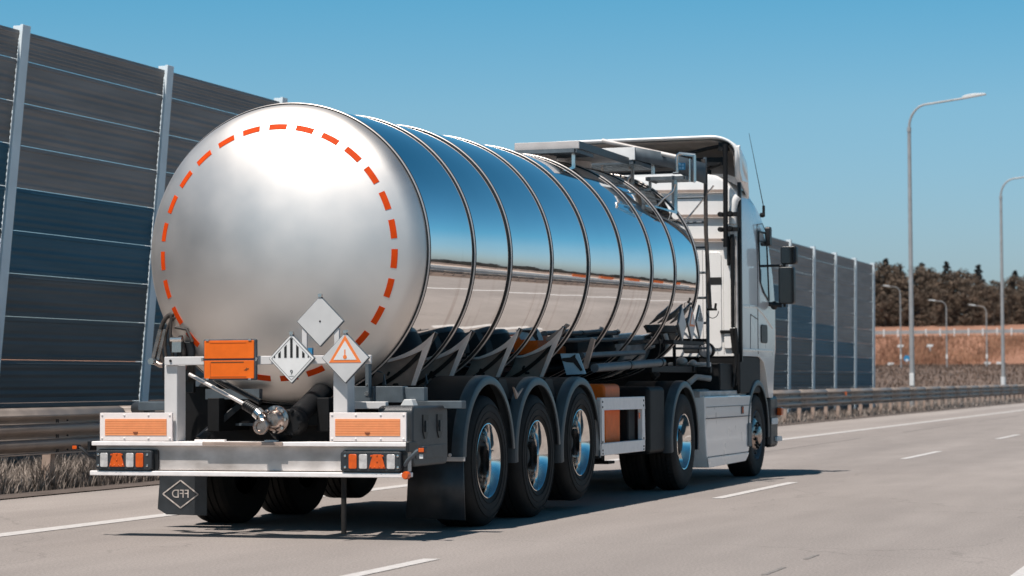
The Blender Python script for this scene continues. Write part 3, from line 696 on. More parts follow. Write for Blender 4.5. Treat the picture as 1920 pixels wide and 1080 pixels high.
# rear lights
for x0, sg in ((-8.683, 1), (-6.175, -1)):
    xa, xb = sorted((x0, x0+sg*.478))
    q = MB(); q.prism(rrect(xa, xb, .516, .664, .022), 'xz', 16.07, 16.128); h_ = q.build('rear_light', dgrey, tr, origin=((xa+xb)/2, 16.1, .59), bevel=.006)
    q = MB(); q.prism(rrect(xa-.004, xb+.035, .508, .672, .022), 'xz', 16.11, 16.129); q.build('light_gasket', seal, h_, origin=((xa+xb)/2, 16.1, .59))
    def lx(a, b_): return sorted((x0+sg*a, x0+sg*b_))
    for a, b_, m_ in ((.042, .108, lensw), (.262, .328, lensw), (.345, .410, lensor)):
        l0, l1 = lx(a, b_); q = MB(); q.prism(rrect(l0, l1, .537, .645, .012), 'xz', 16.061, 16.0698); q.build('light_lens', m_, h_, origin=((l0+l1)/2, 16.06, .59), bevel=.006)
    l0, l1 = lx(.118, .25); xc = (l0+l1)/2
    q = MB(); q.prism([(xc-.066, .539), (xc+.066, .539), (xc+.036, .643), (xc-.036, .643)], 'xz', 16.062, 16.0698); q.build('triangle_reflector', lensor, h_, origin=(xc, 16.06, .59), bevel=.004)
    q = MB()
    for dx, z_ in ((-.045, .632), (0, .637), (.045, .632), (-.052, .553), (-.02, .550), (.02, .550), (.052, .553), (0, .592)): q.lathe([(.008, 0), (.006, -.004), (.001, -.005)], (xc+dx, 16.0618, z_), n=10)
    q.build('reflector_studs', lensor, h_, origin=(xc, 16.06, .59))
    q = MB()
    for a in (.022, .440):
        for z_ in (.548, .632): q.lathe([(.011, 0), (.009, -.005), (.001, -.006)], (x0+sg*a, 16.0697, z_), n=10)
    q.build('light_screws', chrome, h_, origin=(xc, 16.06, .59))
# side marker arms
q = MB(); q.tube([(-8.70, 16.12, .60), (-8.74, 16.08, .62), (-8.80, 16.07, .675), (-8.83, 16.07, .688)], .014, 8); q.build('marker_arm', black, tr)
q = MB(); q.prism(rrect(-8.872, -8.822, .668, .708, .01), 'xz', 16.04, 16.09); p = q.build('marker_lamp', black, tr, origin=(-8.85, 16.07, .69))
q = MB(); q.box(-8.866, -8.828, 16.034, 16.0398, .674, .700); q.build('marker_lens', lensor, p, origin=(-8.85, 16.07, .69), bevel=.004)
q = MB(); q.tube([(-6.16, 16.12, .56), (-6.13, 16.1, .60), (-6.06, 16.1, .665), (-6.0, 16.1, .69)], .016, 8); q.build('marker_arm', ghost, tr)
q = MB(); q.prism(rrect(-6.035, -5.985, .655, .70, .01), 'xz', 16.06, 16.12); p = q.build('marker_lamp', black, tr, origin=(-6.0, 16.1, .68))
q = MB(); q.box(-6.03, -5.988, 16.054, 16.0598, .662, .692); q.build('marker_lens', lensor, p, origin=(-6.0, 16.1, .68), bevel=.004)
q = MB(); q.box(-6.028, -6.0, 16.07, 16.075, .615, .645); q.build('marker_sticker', whitep, p, origin=(-6.0, 16.1, .68))
q = MB(); q.lathe([(.001, -.03), (.024, -.03), (.03, -.015), (.03, .02)], (-6.128, 16.06, .492), n=16); q.build('corner_reflector', lensor, tr, origin=(-6.128, 16.07, .492))
# hazard plates
def diamond(cx, cz, h, yy, name='hazard_plate', m=whitep, w_=None):
    w_ = w_ or h; q = MB(); q.prism([(cx, cz+h), (cx+w_, cz), (cx, cz-h), (cx-w_, cz)], 'xz', yy, yy+.02); p = q.build(name, ghost, tr, origin=(cx, yy, cz), bevel=.006)
    g_ = .955; q = MB(); q.prism([(cx, cz+h*g_), (cx+w_*g_, cz), (cx, cz-h*g_), (cx-w_*g_, cz)], 'xz', yy-.006, yy-.0005); q.build('face', m, p, origin=(cx, yy, cz), bevel=.002)
    q = MB(); q.prism(rrect(cx-.014, cx+.014, cz+h-.012, cz+h+.012, .004), 'xz', yy-.012, yy+.015); q.build('clip', chrome, p, origin=(cx, yy, cz+h)); return p
greyp = mat('grey_plate', (.56, .555, .545), .45, noise=.05, scale=8)
d1 = diamond(-6.818, 1.632, .193, 16.085, m=greyp)
q = MB(); q.lathe([(.008, 0), (.001, -.006)], (-6.818, 16.078, 1.632), n=10); q.build('rivet', dark, d1, origin=(-6.818, 16.08, 1.632))
d2 = diamond(-7.043, 1.356, .190, 16.070)
q = MB()
for i in range(-3, 4):
    x_ = -7.043+i*.0485; top = 1.356+.19*.80-abs(i)*.0485*.98
    if abs(i) == 3: q.prism([(x_-.014*(i > 0)-.0, 1.362), (x_+.014*(i < 0), 1.362), (x_+(.012 if i < 0 else -.012), 1.362+.02)], 'xz', 16.0622, 16.0638)
    else: q.prism([(x_-.010, 1.362), (x_+.010, 1.362), (x_+.010, top-(.02 if i > 0 else 0)), (x_-.010, top-(.02 if i < 0 else 0))], 'xz', 16.0622, 16.0638)
q.build('stripes', dark, d2, origin=(-7.043, 16.07, 1.356))
q = MB(); cx, cz = -7.043, 1.356
for s_ in (.85,):
    for (a, b_) in (((0, s_), (s_, 0)), ((s_, 0), (0, -s_)), ((0, -s_), (-s_, 0)), ((-s_, 0), (0, s_))):
        q.bar((cx+a[0]*.19, 16.063, cz+a[1]*.19), (cx+b_[0]*.19, 16.063, cz+b_[1]*.19), .0015, .0022)
q.build('border_line', dark, d2, origin=(-7.043, 16.07, 1.356))
text('9', .05, (-7.043, 16.0632, 1.252), dark, 'class_number', d2)
q = MB(); q.box(-7.062, -7.024, 16.0622, 16.0638, 1.2225, 1.2255); q.build('underline', dark, d2, origin=(-7.043, 16.07, 1.23))
d3 = diamond(-6.607, 1.358, .193, 16.062, m=greyp)
cx, cz = -6.607, 1.335
q = MB(); q.prism([(cx-.128, cz-.012), (cx+.128, cz-.012), (cx, cz+.190)], 'xz', 16.0535, 16.0555); q.build('warning_triangle', mat('warn_orange', (.85, .22, .05), .4), d3, origin=(cx, 16.06, cz))
q = MB(); q.prism([(cx-.092, cz+.008), (cx+.092, cz+.008), (cx, cz+.150)], 'xz', 16.0515, 16.0532); q.build('triangle_field', whitep, d3, origin=(cx, 16.05, cz))
q = MB(); q.box(cx-.0045, cx+.0045, 16.0498, 16.0513, cz+.03, cz+.085); q.lathe([(.001, -.002), (.015, -.002), (.015, 0)], (cx, 16.0513, cz+.030), n=16); q.build('thermometer', mat('warn_orange', (0, 0, 0)), d3, origin=(cx, 16.05, cz))
# orange plate, folding, blank
q = MB(); q.prism(rrect(-7.757, -7.328, 1.197, 1.507, .012), 'xz', 16.045, 16.085); op = q.build('orange_plate', ghost, tr, origin=(-7.54, 16.05, 1.35), bevel=.004)
for z0, z1 in ((1.209, 1.345), (1.360, 1.496)):
    q = MB(); q.prism(rrect(-7.748, -7.337, z0, z1, .008), 'xz', 16.036, 16.0445); q.build('plate_leaf', orange, op, origin=(-7.54, 16.04, z0), bevel=.003)
q = MB(); q.box(-7.70, -7.40, 16.0335, 16.0358, 1.222, 1.228); q.box(-7.70, -7.40, 16.0335, 16.0358, 1.477, 1.482); q.box(-7.70, -7.694, 16.0335, 16.0358, 1.228, 1.477*.903)
q.build('pressed_ribs', mat('dark_orange', (.62, .12, .01), .5), op, origin=(-7.54, 16.04, 1.35))
q = MB(); q.box(-7.69, -7.42, 16.0345, 16.0358, 1.328, 1.336); q.prism([(-7.42, 1.272), (-7.395, 1.268), (-7.39, 1.276), (-7.378, 1.280), (-7.378, 1.286), (-7.392, 1.285), (-7.398, 1.292), (-7.405, 1.280)], 'xz', 16.0342, 16.0358)
q.build('scuffs', mat('scuff', (.16, .05, .01), .7), op, origin=(-7.54, 16.04, 1.35))
q = MB()
for xx in (-7.762, -7.322): q.tube([(xx, 16.04, 1.340), (xx, 16.04, 1.366)], .010, 8)
for xx in (-7.72, -7.37):
    for z_ in (1.205, 1.500): q.box(xx-.012, xx+.012, 16.030, 16.046, z_-.006, z_+.006)
q.build('latches', chrome, op, origin=(-7.54, 16.04, 1.35))
# discharge pipe and valve
q = MB(); q.tube([(-7.96, 16.22, 1.243), (-7.40, 16.05, 1.005)], .015, 12); q.build('lever_tube', mat('pale_rod', (.80, .74, .70), .3, .6), tr)
q = MB(); q.tube([(-7.85, 16.3, 1.25), (-7.33, 16.14, 1.03)], .022, 12); q.build('lever_tube', black, tr)
q = MB(); p0 = Vector((-7.415, 16.055, 1.012)); p1 = Vector((-7.30, 16.02, .955)); 
for i in range(7):
    a_ = p0.lerp(p1, i/7); b_ = p0.lerp(p1, (i+.6)/7); q.tube([a_, b_], .040, 16)
q.tube([p0, p1], .032, 14); q.build('bellows', black, tr)
q = MB(); q.tube([(-7.305, 16.02, .955), (-7.268, 16.01, .925)], .046, 20); q.tube([(-7.272, 16.01, .928), (-7.25, 16.01, .905)], .028, 16); q.build('pipe_collar', chrome, tr)
q = MB(); q.lathe([(.001, .0), (.03, .0), (.034, -.01), (.052, -.01), (.060, -.004), (.060, .02), (.048, .03), (.04, .12)], (-7.258, 15.98, .850), n=28); q.build('outlet_cap', brass, tr, origin=(-7.258, 16.0, .85))
q = MB(); q.lathe([(.001, -.03), (.05, -.03), (.06, -.02), (.075, .02), (.105, .03), (.105, .055), (.09, .06)], (-7.185, 16.06, .900), n=32); q.build('valve_flange', brass, tr, origin=(-7.185, 16.06, .9))
q = MB()
for i in range(8): a = 2*pi*i/8; q.tube([(-7.185+.09*cos(a), 16.075, .9+.09*sin(a)), (-7.185+.09*cos(a), 16.06, .9+.09*sin(a))], .012, 6)
q.build('flange_bolts', chrome, tr)
q = MB(); q.lathe([(.001, -.0), (.085, .0), (.10, .03), (.10, .14), (.07, .2), (.001, .2)], (-7.10, 16.14, .880), n=28); q.tube([(-7.2, 16.1, .85), (-7.2, 16.3, .76)], .06, 14)
q.tube([(-7.1, 16.25, .9), (-7.1, 16.9, 1.15)], .08, 16)
for i in range(10): a = 2*pi*i/10; q.tube([(-7.10+.09*cos(a), 16.125, .88+.09*sin(a)), (-7.10+.09*cos(a), 16.15, .88+.09*sin(a))], .012, 6)
q.build('valve_body', blackm, tr, sharp=50)
# left side hoses, lever
q = MB()
for dx, dz, rr in ((0, 0, .018), (.05, -.02, .012)):
    pts = [(-8.35+dx+.11*cos(a), 16.7, 1.50+dz+.22*sin(a)) for a in [radians(80+160*i/12) for i in range(13)]]; q.tube(pts, rr, 10)
q.tube([(-8.33, 16.65, 1.72), (-8.34, 16.65, 1.5), (-8.32, 16.7, 1.3)], .013, 8); q.tube([(-8.25, 16.65, 1.55), (-8.22, 16.65, 1.42), (-8.26, 16.7, 1.25)], .02, 8)
q.tube([(-8.30, 16.66, 1.62), (-8.2, 16.66, 1.6), (-8.15, 16.66, 1.5)], .014, 8)
q.pieces('side_hose', hose_m, tr)
q = MB(); q.bar((-8.40, 16.6, 1.60), (-8.47, 16.6, 1.34), .02, .03); q.bar((-8.36, 16.6, 1.60), (-8.42, 16.6, 1.36), .016, .025); q.tube([(-8.46, 16.6, 1.35), (-8.40, 16.6, 1.32), (-8.14, 16.5, 1.30)], .022, 10); q.build('valve_lever', brass, tr)
q = MB(); q.tube([(-8.45, 16.58, 1.35), (-8.45, 16.53, 1.35)], .026, 12); q.box(-8.31, -8.23, 16.62, 16.66, 1.42, 1.52); q.tube([(-8.32, 16.62, 1.52), (-8.22, 16.62, 1.52)], .02, 8); q.build('coupling', chrome, tr)
q = MB(); q.box(-8.36, -8.13, 16.55, 16.64, 1.20, 1.34); q.box(-8.3, -8.15, 16.68, 16.72, 1.1, 1.5); q.build('valve_bracket', black, tr, bevel=.006)
q = MB(); q.box(-8.44, -8.13, 16.3, 16.4, .965, 1.035); q.build('left_rail', ghost, tr, bevel=.006)
q = MB(); q.tube([(-8.42, 16.45, .98), (-8.58, 16.55, .98)], .055, 20); q.box(-8.35, -8.13, 16.3, 16.36, .945, .960); q.pieces('hose_tube_end', dgrey, tr)
# toolbox right
q = MB(); q.prism(rrect(16.22, 16.99, .545, 1.0, .06, 5), 'yz', -6.42, -6.135); tb = q.build('tool_box', dgrey, tr, origin=(-6.28, 16.6, .77), bevel=.02)
for yy in (16.48, 16.79):
    q = MB(); q.prism([(yy-.055, .93), (yy+.055, .93), (yy+.055, .80), (yy+.02, .75), (yy-.02, .75), (yy-.055, .80)], 'yz', -6.136, -6.128); l_ = q.build('latch', seal, tb, origin=(-6.13, yy, .85))
    q = MB(); q.box(-6.128, -6.118, yy-.018, yy+.018, .80, .885); q.box(-6.128, -6.112, yy-.03, yy+.03, .838, .848); q.build('latch_handle', dgrey, l_, origin=(-6.13, yy, .85))
q = MB(); q.prism(rrect(16.27, 16.94, .60, .70, .03), 'yz', -6.1355, -6.130); q.build('box_rib', dgrey, tb, origin=(-6.13, 16.6, .65), bevel=.003)
# fenders
def fender(yy, s_, front=0, back=180, R_=.66, cz=.56, m=fend, wid=.44, par=tr, lowback=None):
    xo = TX+s_*1.285; n_ = 26
    X = lambda d: xo-s_*d; out = []
    for nm_, mt_, sec in (('fender', m, [(R_, .10), (R_, .035), (R_-.010, .008), (R_-.03, 0), (R_-.072, 0), (R_-.075, .012), (R_-.035, .022), (R_-.022, .04), (R_-.022, .10)]), ('fender_liner', blackm, [(R_-.004, wid), (R_-.004, .10), (R_-.024, .10), (R_-.024, wid)])):
        q = MB(); m_ = len(sec)
        rings = [[(X(d), yy+rr*cos(a), cz+rr*sin(a)) for rr, d in sec] for a in [radians(front+(back-front)*i/n_) for i in range(n_+1)]]
        vs = [v for g_ in rings for v in g_]
        fs = [(i*m_+j, i*m_+(j+1) % m_, (i+1)*m_+(j+1) % m_, (i+1)*m_+j) for i in range(len(rings)-1) for j in range(m_)]
        fs += [tuple(range(m_)), tuple(range(len(vs)-1, len(vs)-1-m_, -1))]
        q.add(vs, fs); out.append(q.build(nm_, mt_, out[0] if out else par, origin=(xo, yy, cz), sharp=40))
    return out[0]
for s_ in (1, -1):
    fender(18.05, s_, 5, 178, R_=.67); fender(19.36, s_, 5, 186); fender(20.67, s_, -10, 190)
    q = MB(); xa, xb = sorted((TX+s_*1.275, TX+s_*.84))
    q.prism([(18.5, 1.03), (18.9, 1.03), (18.78, 1.20), (18.6, 1.20)], 'yz', xa-.1*s_, xb-.1*s_); q.prism([(19.82, 1.03), (20.2, 1.03), (20.1, 1.20), (19.9, 1.20)], 'yz', xa-.1*s_, xb-.1*s_)
    q.pieces('fender_bridge', blackm, tr)
q = MB(); q.prism([(18.62, 1.13), (18.74, 1.07), (18.88, 1.12), (18.70, 1.03)], 'yz', -6.15, -6.135); q.build('bent_tab', tan, tr)
# mud flaps
q = MB(); q.add([(-6.15, 17.38, .57), (-6.60, 17.36, .57), (-6.64, 17.40, .10), (-6.15, 17.42, .085)], [(0, 1, 2, 3)]); fl = q.build('mud_flap', dgrey, tr, origin=(-6.38, 17.4, .57), solid=.012)
q = MB(); q.box(-6.60, -6.13, 17.355, 17.375, .55, .585); q.tube([(-6.25, 17.355, .60), (-6.25, 17.34, .60)], .015, 10); q.pieces('flap_bracket', alu_dirty, tr, bevel=.004)
fz = 17.30
q = MB(); q.prism([(-8.745, .60), (-8.335, .60), (-8.335, .10), (-8.70, .105), (-8.78, .15)], 'xz', fz, fz+.012); fl = q.build('mud_flap', dgrey, tr, origin=(-8.5, fz, .5), bevel=.004)
emb = mat('worn_emblem_paint', (.50, .44, .40), .6, noise=.3, scale=25)
# emblem: white diamond outline with mirrored letters
cx, cz, hw_, hh_ = -8.57, .272, .160, .112
q = MB()
for (a, b_) in (((0, 1), (1, 0)), ((1, 0), (0, -1)), ((0, -1), (-1, 0)), ((-1, 0), (0, 1))):
    q.bar((cx+a[0]*hw_, fz-.003, cz+a[1]*hh_), (cx+b_[0]*hw_, fz-.003, cz+b_[1]*hh_), .003, .010)
q.build('diamond_emblem', emb, fl, origin=(cx, fz, cz))
text('FFD', .095, (cx, fz-.003, cz), emb, 'emblem_letters', fl, mirror=True)
# support leg seen under the bumper
q = MB(); q.tube([(-6.667, 16.17, .47), (-6.667, 16.17, .05)], .020, 12); q.build('earth_strap_post', rubber, tr)
# wheels
def wheel_tr(loc, s_, par):
    w_ = empty('wheel', loc, par); x0, yy, zz = loc
    X = 1
    def L(pr): return [(a, b_*s_) for a, b_ in pr]
    q = MB(); pr = [(.292, -.030), (.296, -.008), (.315, .004), (.36, .016), (.43, .018), (.475, .008), (.505, -.010), (.525, -.030), (.533, -.055)]
    for g_ in (.115, .175, .235, .295): pr += [(.535, -g_+.03), (.535, -g_+.007), (.523, -g_+.005), (.523, -g_-.005), (.535, -g_-.007)]
    pr += [(.533, -.34), (.51, -.375), (.43, -.40), (.32, -.385), (.292, -.36)]
    q.lathe(L(pr), loc, 'x', 72); t_ = q.build('tyre', rubber, w_, origin=loc, sharp=28)
    q = MB()
    for rr in (.345, .400, .455): q.lathe(L([(rr-.003, .0155), (rr-.002, .0205), (rr+.002, .0205), (rr+.003, .0155)]), loc, 'x', 72)
    q.build('sidewall_ribs', rubber, t_, origin=loc)
    q = MB(); q.lathe(L([(.290, -.03), (.307, -.006), (.306, .004), (.300, .006), (.292, .0), (.283, -.02), (.272, -.035), (.266, -.10), (.262, -.19), (.255, -.215)]), loc, 'x', 72)
    rm = q.build('rim', rimalu, w_, origin=loc, sharp=40)
    q = MB(); q.lathe(L([(.262, -.205), (.24, -.190), (.215, -.182), (.15, -.175), (.11, -.175)]), loc, 'x', 56); q.build('rim_disc', mat('dark_wheel_disc', (.05, .046, .043), .5, .6, noise=.3, scale=12), rm, origin=loc)  # disc coloured much darker than the polished barrel around it
    q = MB()
    for i in range(10):
        a = 2*pi*i/10; cy, cz_ = yy+.205*cos(a), zz+.205*sin(a); q.tube([(x0-.178*s_, cy, cz_), (x0-.186*s_, cy, cz_)], .024, 14)
    q.build('hand_holes', dark, rm, origin=loc)
    q = MB()
    for i in range(10):
        a = 2*pi*(i+.5)/10; cy, cz_ = yy+.167*cos(a), zz+.167*sin(a); q.tube([(x0-.18*s_, cy, cz_), (x0-.145*s_, cy, cz_)], .016, 6)
    q.build('wheel_nuts', chrome, rm, origin=loc)
    q = MB(); q.lathe(L([(.115, -.18), (.115, -.15), (.085, -.14), (.080, -.095), (.06, -.085), (.001, -.082)]), loc, 'x', 32); q.build('hub', blackm, w_, origin=loc)
    return w_
W = {}
for s_ in (1, -1):
    base = wheel_tr((TX+s_*1.262, 18.05, .533), s_, tr)
    for yy, dz in ((19.36, 0), (20.67, .08)): copy_tree(base, tr, Vector((TX+s_*1.262, yy, .533+dz))-WO[tr.name])
# side frame with extinguisher box
q = MB(); X0, X1 = -6.19, -6.14
q.box(X0, X1, 21.28, 22.86, .90, 1.02); q.box(X0, X1, 21.28, 22.86, .47, .585); q.box(X0, X1, 21.28, 21.38, .585, .90); q.box(X0, X1, 22.76, 22.86, .585, .90); q.build('side_frame', alu, tr, bevel=.006)
q = MB(); q.box(-6.60, -6.145, 21.255, 21.275, .47, 1.0); q.build('side_frame_end', alu_dirty, tr, bevel=.004)
q = MB(); q.box(-6.138, -6.132, 22.6, 22.66, .80, .86); q.build('side_marker', lensor, tr)
q = MB()
for yy in (21.31, 22.80):
    for z_ in (.49, .52, .98, .93, .6): q.tube([(-6.14, yy, z_), (-6.134, yy, z_)], .010, 8)
q.build('frame_bolts', dark, tr)
q = MB(); q.prism(rrect(-6.62, -6.24, .52, 1.15, .05), 'xz', 21.75, 22.3); q.build('orange_canister', orange, tr, bevel=.03)
q = MB(); q.prism(rrect(-6.50, -6.20, .50, .98, .03), 'xz', 22.45, 22.70); q.build('black_canister', blackm, tr, bevel=.02)
# side pipes and plate
q = MB(); q.tube([(-6.30, 21.60, 1.303), (-6.30, 24.14, 1.372)], .042, 16); q.build('hose_tube', ghost, tr)
q = MB(); q.tube([(-6.46, 21.7, 1.425), (-6.46, 24.0, 1.48)], .028, 14); q.build('hose_tube', ghost, tr)
q = MB(); q.tube([(-6.30, 22.8, 1.335), (-6.30, 22.88, 1.337)], .049, 16); q.tube([(-6.30, 24.06, 1.37), (-6.30, 24.16, 1.373)], .05, 16); q.pieces('tube_clamp', black, tr)
q = MB(); q.prism([(-6.34, 1.60), (-6.30, 1.58), (-6.38, 1.30), (-6.44, 1.29)], 'xz', 21.62, 21.66); q.build('tube_bracket', tan, tr, bevel=.004)
q = MB(); q.prism([(-6.46, 1.437), (-6.28, 1.437), (-6.21, 1.245), (-6.40, 1.237)], 'xz', 21.0, 21.012); bp_ = q.build('side_plate', mat('sky_blue_plate', (.34, .52, .62), .35, noise=.1, scale=6), tr)
q = MB(); q.prism([(-6.44, 1.395), (-6.36, 1.40), (-6.31, 1.43), (-6.31, 1.40), (-6.29, 1.37), (-6.24, 1.28), (-6.26, 1.27), (-6.33, 1.35), (-6.39, 1.355), (-6.44, 1.37)], 'xz', 20.992, 20.9985); q.build('plate_scuff', dark, bp_)
# side hazard plates near the tank front
for (yc, zc_, nm) in ((24.87, 1.80, 0), (25.30, 1.81, 1), (25.69, 1.84, 2)):
    q = MB(); h_ = .195; w_ = .175
    q.prism([(yc, zc_+h_), (yc+w_, zc_), (yc, zc_-h_), (yc-w_, zc_)], 'yz', -6.27, -6.252); p = q.build('side_hazard_plate', ghost, tr, origin=(-6.26, yc, zc_), bevel=.004)
    q = MB(); q.prism([(yc, zc_+h_*.94), (yc+w_*.94, zc_), (yc, zc_-h_*.94), (yc-w_*.94, zc_)], 'yz', -6.2518, -6.246); q.build('face', (greyp, greyp, whitep)[nm], p, origin=(-6.25, yc, zc_))
    if nm == 1:
        q = MB(); q.prism([(yc-.12, zc_-.03), (yc+.12, zc_-.03), (yc, zc_+.15)], 'yz', -6.2455, -6.243); q.build('warning_triangle', MATS['warn_orange'], p, origin=(-6.25, yc, zc_))
        q = MB(); q.prism([(yc-.08, zc_-.008), (yc+.08, zc_-.008), (yc, zc_+.11)], 'yz', -6.2425, -6.241); q.build('triangle_field', whitep, p, origin=(-6.25, yc, zc_))
    if nm == 2:
        q = MB()
        for i in range(-2, 3): q.box(-6.2455, -6.244, yc+i*.045-.01, yc+i*.045+.01, zc_+.005, zc_+.15-abs(i)*.05)
        q.build('stripes', dark, p, origin=(-6.25, yc, zc_))
q = MB(); q.box(-6.40, -6.28, 24.6, 26.0, 1.58, 1.62); q.build('plate_rail', blackm, tr)
# front black frame, ladder
q = MB()
q.box(-6.80, -6.40, 26.0, 26.06, 1.28, 1.35); q.box(-6.5, -6.42, 24.2, 26.4, 1.27, 1.34); q.box(-6.70, -6.67, 26.2, 26.24, 1.3, 1.66); q.box(-6.70, -6.28, 26.2, 26.24, 1.62, 1.66); q.box(-6.9, -6.26, 26.22, 26.30, 1.27, 1.34)
q.build('front_frame', blackm, tr, bevel=.005)
q = MB(); q.tube([(-6.283, 26.2, 1.33), (-6.283, 26.2, 2.30), (-6.30, 26.2, 3.75)], .020, 10); q.tube([(-6.68, 26.2, 1.6), (-6.68, 26.2, 3.55)], .018, 10)
for i in range(8): z_ = 1.55+.29*i; q.tube([(-6.68, 26.2, z_), (-6.285, 26.2, z_)], .014, 8)
q.build('ladder', ghost, tr)
q = MB(); q.tube([(-6.30, 26.1, 3.72), (-6.27, 26.1, 3.55), (-6.26, 26.05, 2.9), (-6.22, 26.05, 2.0)], .024, 8); q.build('grounding_hose', hose_m, tr)
q = MB(); q.tube([(-6.26, 26.05, 1.99), (-6.14, 26.05, 1.99)], .014, 8); q.tube([(-6.16, 26.05, 1.99), (-6.15, 26.05, 2.06)], .014, 8)
q.tube([(-6.19+.07*cos(a), 26.05, 1.97+.08*sin(a)) for a in [radians(180+180*i/10) for i in range(11)]], .005, 6); q.build('hose_hook', blackm, tr)
# roof walkway
def ztop(y_): return TZ0+SL*(y_-TY0)+TR
q = MB(); q.box(-7.56, -6.86, 23.0, 23.03, 3.575, 3.655); wk = q.build('walkway_panel', mat('warm_grey_cover', (.50, .46, .44), .55, .2, noise=.06, scale=8), tr, bevel=.004)
q = MB(); q.box(-6.875, -6.86, 23.032, 24.95, 3.575, 3.655); q.build('walkway_side', dgrey, wk, bevel=.003)
q = MB(); q.box(-7.56, -6.88, 23.035, 24.9, 3.60, 3.615); q.build('walkway_deck', alu_dirty, wk)
def rail_pt(x, y_, z): return (x, y_, z)
q = MB(); q.box(-7.255, -6.81, 25.0, 25.03, 3.635, 3.775); q.build('walkway_plate', whitep, tr, bevel=.003)
# sloping side board and handrail along the front
q = MB(); q.add([(-6.805, 25.03, 3.635), (-6.805, 25.03, 3.775), (-6.52, 25.55, 3.735), (-6.26, 26.05, 3.665), (-6.26, 26.05, 3.43), (-6.42, 25.75, 3.49), (-6.52, 25.55, 3.575)], [(0, 1, 2, 6), (6, 2, 3, 4, 5)]); q.build('front_board', ghost, tr, solid=.012)
q = MB(); q.tube([(-7.30, 25.4, 3.905), (-6.44, 25.4, 3.69)], .024, 12); q.build('handrail', alu_dirty, tr)
q = MB(); q.tube([(-6.43, 25.4, 3.52), (-6.43, 25.4, 3.70), (-6.40, 25.4, 3.725), (-6.22, 25.4, 3.70)], .020, 10); q.tube([(-6.98, 25.4, 3.56), (-6.98, 25.4, 3.80)], .014, 8); q.tube([(-6.72, 25.4, 3.5), (-6.72, 25.4, 3.74)], .012, 8); q.tube([(-6.70, 25.4, 3.5), (-6.70, 25.4, 3.76)], .012, 8)
q.tube([(-6.23, 25.4, 3.70), (-6.23, 25.4, 3.40)], .020, 10); q.tube([(-6.28, 25.38, 3.66), (-6.28, 25.38, 3.40)], .014, 8)
q.pieces('rail_post', chrome, tr)
q = MB(); q.tube([(-7.20, 25.3, 3.80), (-7.18, 25.3, 3.74), (-6.95, 25.3, 3.66), (-6.92, 25.3, 3.62), (-6.92, 25.3, 3.50), (-7.08, 25.2, 3.31), (-7.25, 25.1, 3.27)], .016, 8)
q.tube([(-6.5, 25.6, 3.40), (-6.53, 25.6, 3.32), (-6.68, 25.5, 3.18)], .012, 8); q.tube([(-6.2, 26.2, 3.42), (-6.38, 26.2, 3.20), (-6.5, 26.1, 3.03)], .010, 8)
q.pieces('rail_stay', chrome, tr)
q = MB(); q.box(-6.43, -6.35, 25.46, 25.469, 3.545, 3.625); bs_ = q.build('blue_sticker', blue, tr)
q = MB()
for x_ in (-6.42, -6.388): 
    for z_ in (3.555, 3.59): q.box(x_, x_+.022, 25.457, 25.4595, z_, z_+.025)
q.build('sticker_marks', mat('pale_blue_mark', (.25, .5, .7), .5), bs_)
# perforated treads
for (x0, x1, y0, y1, zz_) in ((-7.5, -6.83, 25.03, 25.9, 3.60), (-6.83, -6.40, 25.6, 26.05, 3.46), (-7.55, -6.9, 22.98, 23.6, 3.545)):
    q = MB(); n1 = int((x1-x0)/.075)
    for i in range(n1+1): x_ = x0+(x1-x0)*i/n1; q.box(x_-.01, x_+.01, y0, y1, zz_, zz_+.022)
    n2 = int((y1-y0)/.075)
    for i in range(n2+1): y_ = y0+(y1-y0)*i/n2; q.box(x0, x1, y_-.01, y_+.01, zz_-.002, zz_+.020)
    q.box(x0-.02, x0, y0, y1, zz_-.01, zz_+.03); q.box(x1, x1+.02, y0, y1, zz_-.01, zz_+.03); q.box(x0, x1, y0-.02, y0, zz_-.01, zz_+.03)
    q.build('tread_grating', ghost, tr)
q = MB()
for x_, y_, zt_ in ((-7.20, 25.05, 3.60), (-6.85, 25.05, 3.60), (-6.8, 25.62, 3.46), (-6.5, 25.62, 3.46), (-7.45, 23.1, 3.58), (-6.95, 23.1, 3.58)):
    q.box(x_-.015, x_+.015, y_-.015, y_+.015, TZ0+SL*(y_-TY0)+sqrt(max(0, TR**2-(x_-TX)**2))-.02, zt_)
q.pieces('walkway_leg', chrome, tr)
q = MB()
for yy in (23.4, 24.7): q.lathe([(.25, 0), (.25, .10), (.22, .13), (.001, .15)], (TX-.05, yy, ztop(yy)-.03), 'z', 28)
q.pieces('manhole_cover', alu, tr)
q = MB(); q.box(TX-.9, TX-.2, 23.2, 26.0, ztop(24)-.1, ztop(24)+.05); q.build('spill_tray', alu_dirty, tr, bevel=.01)

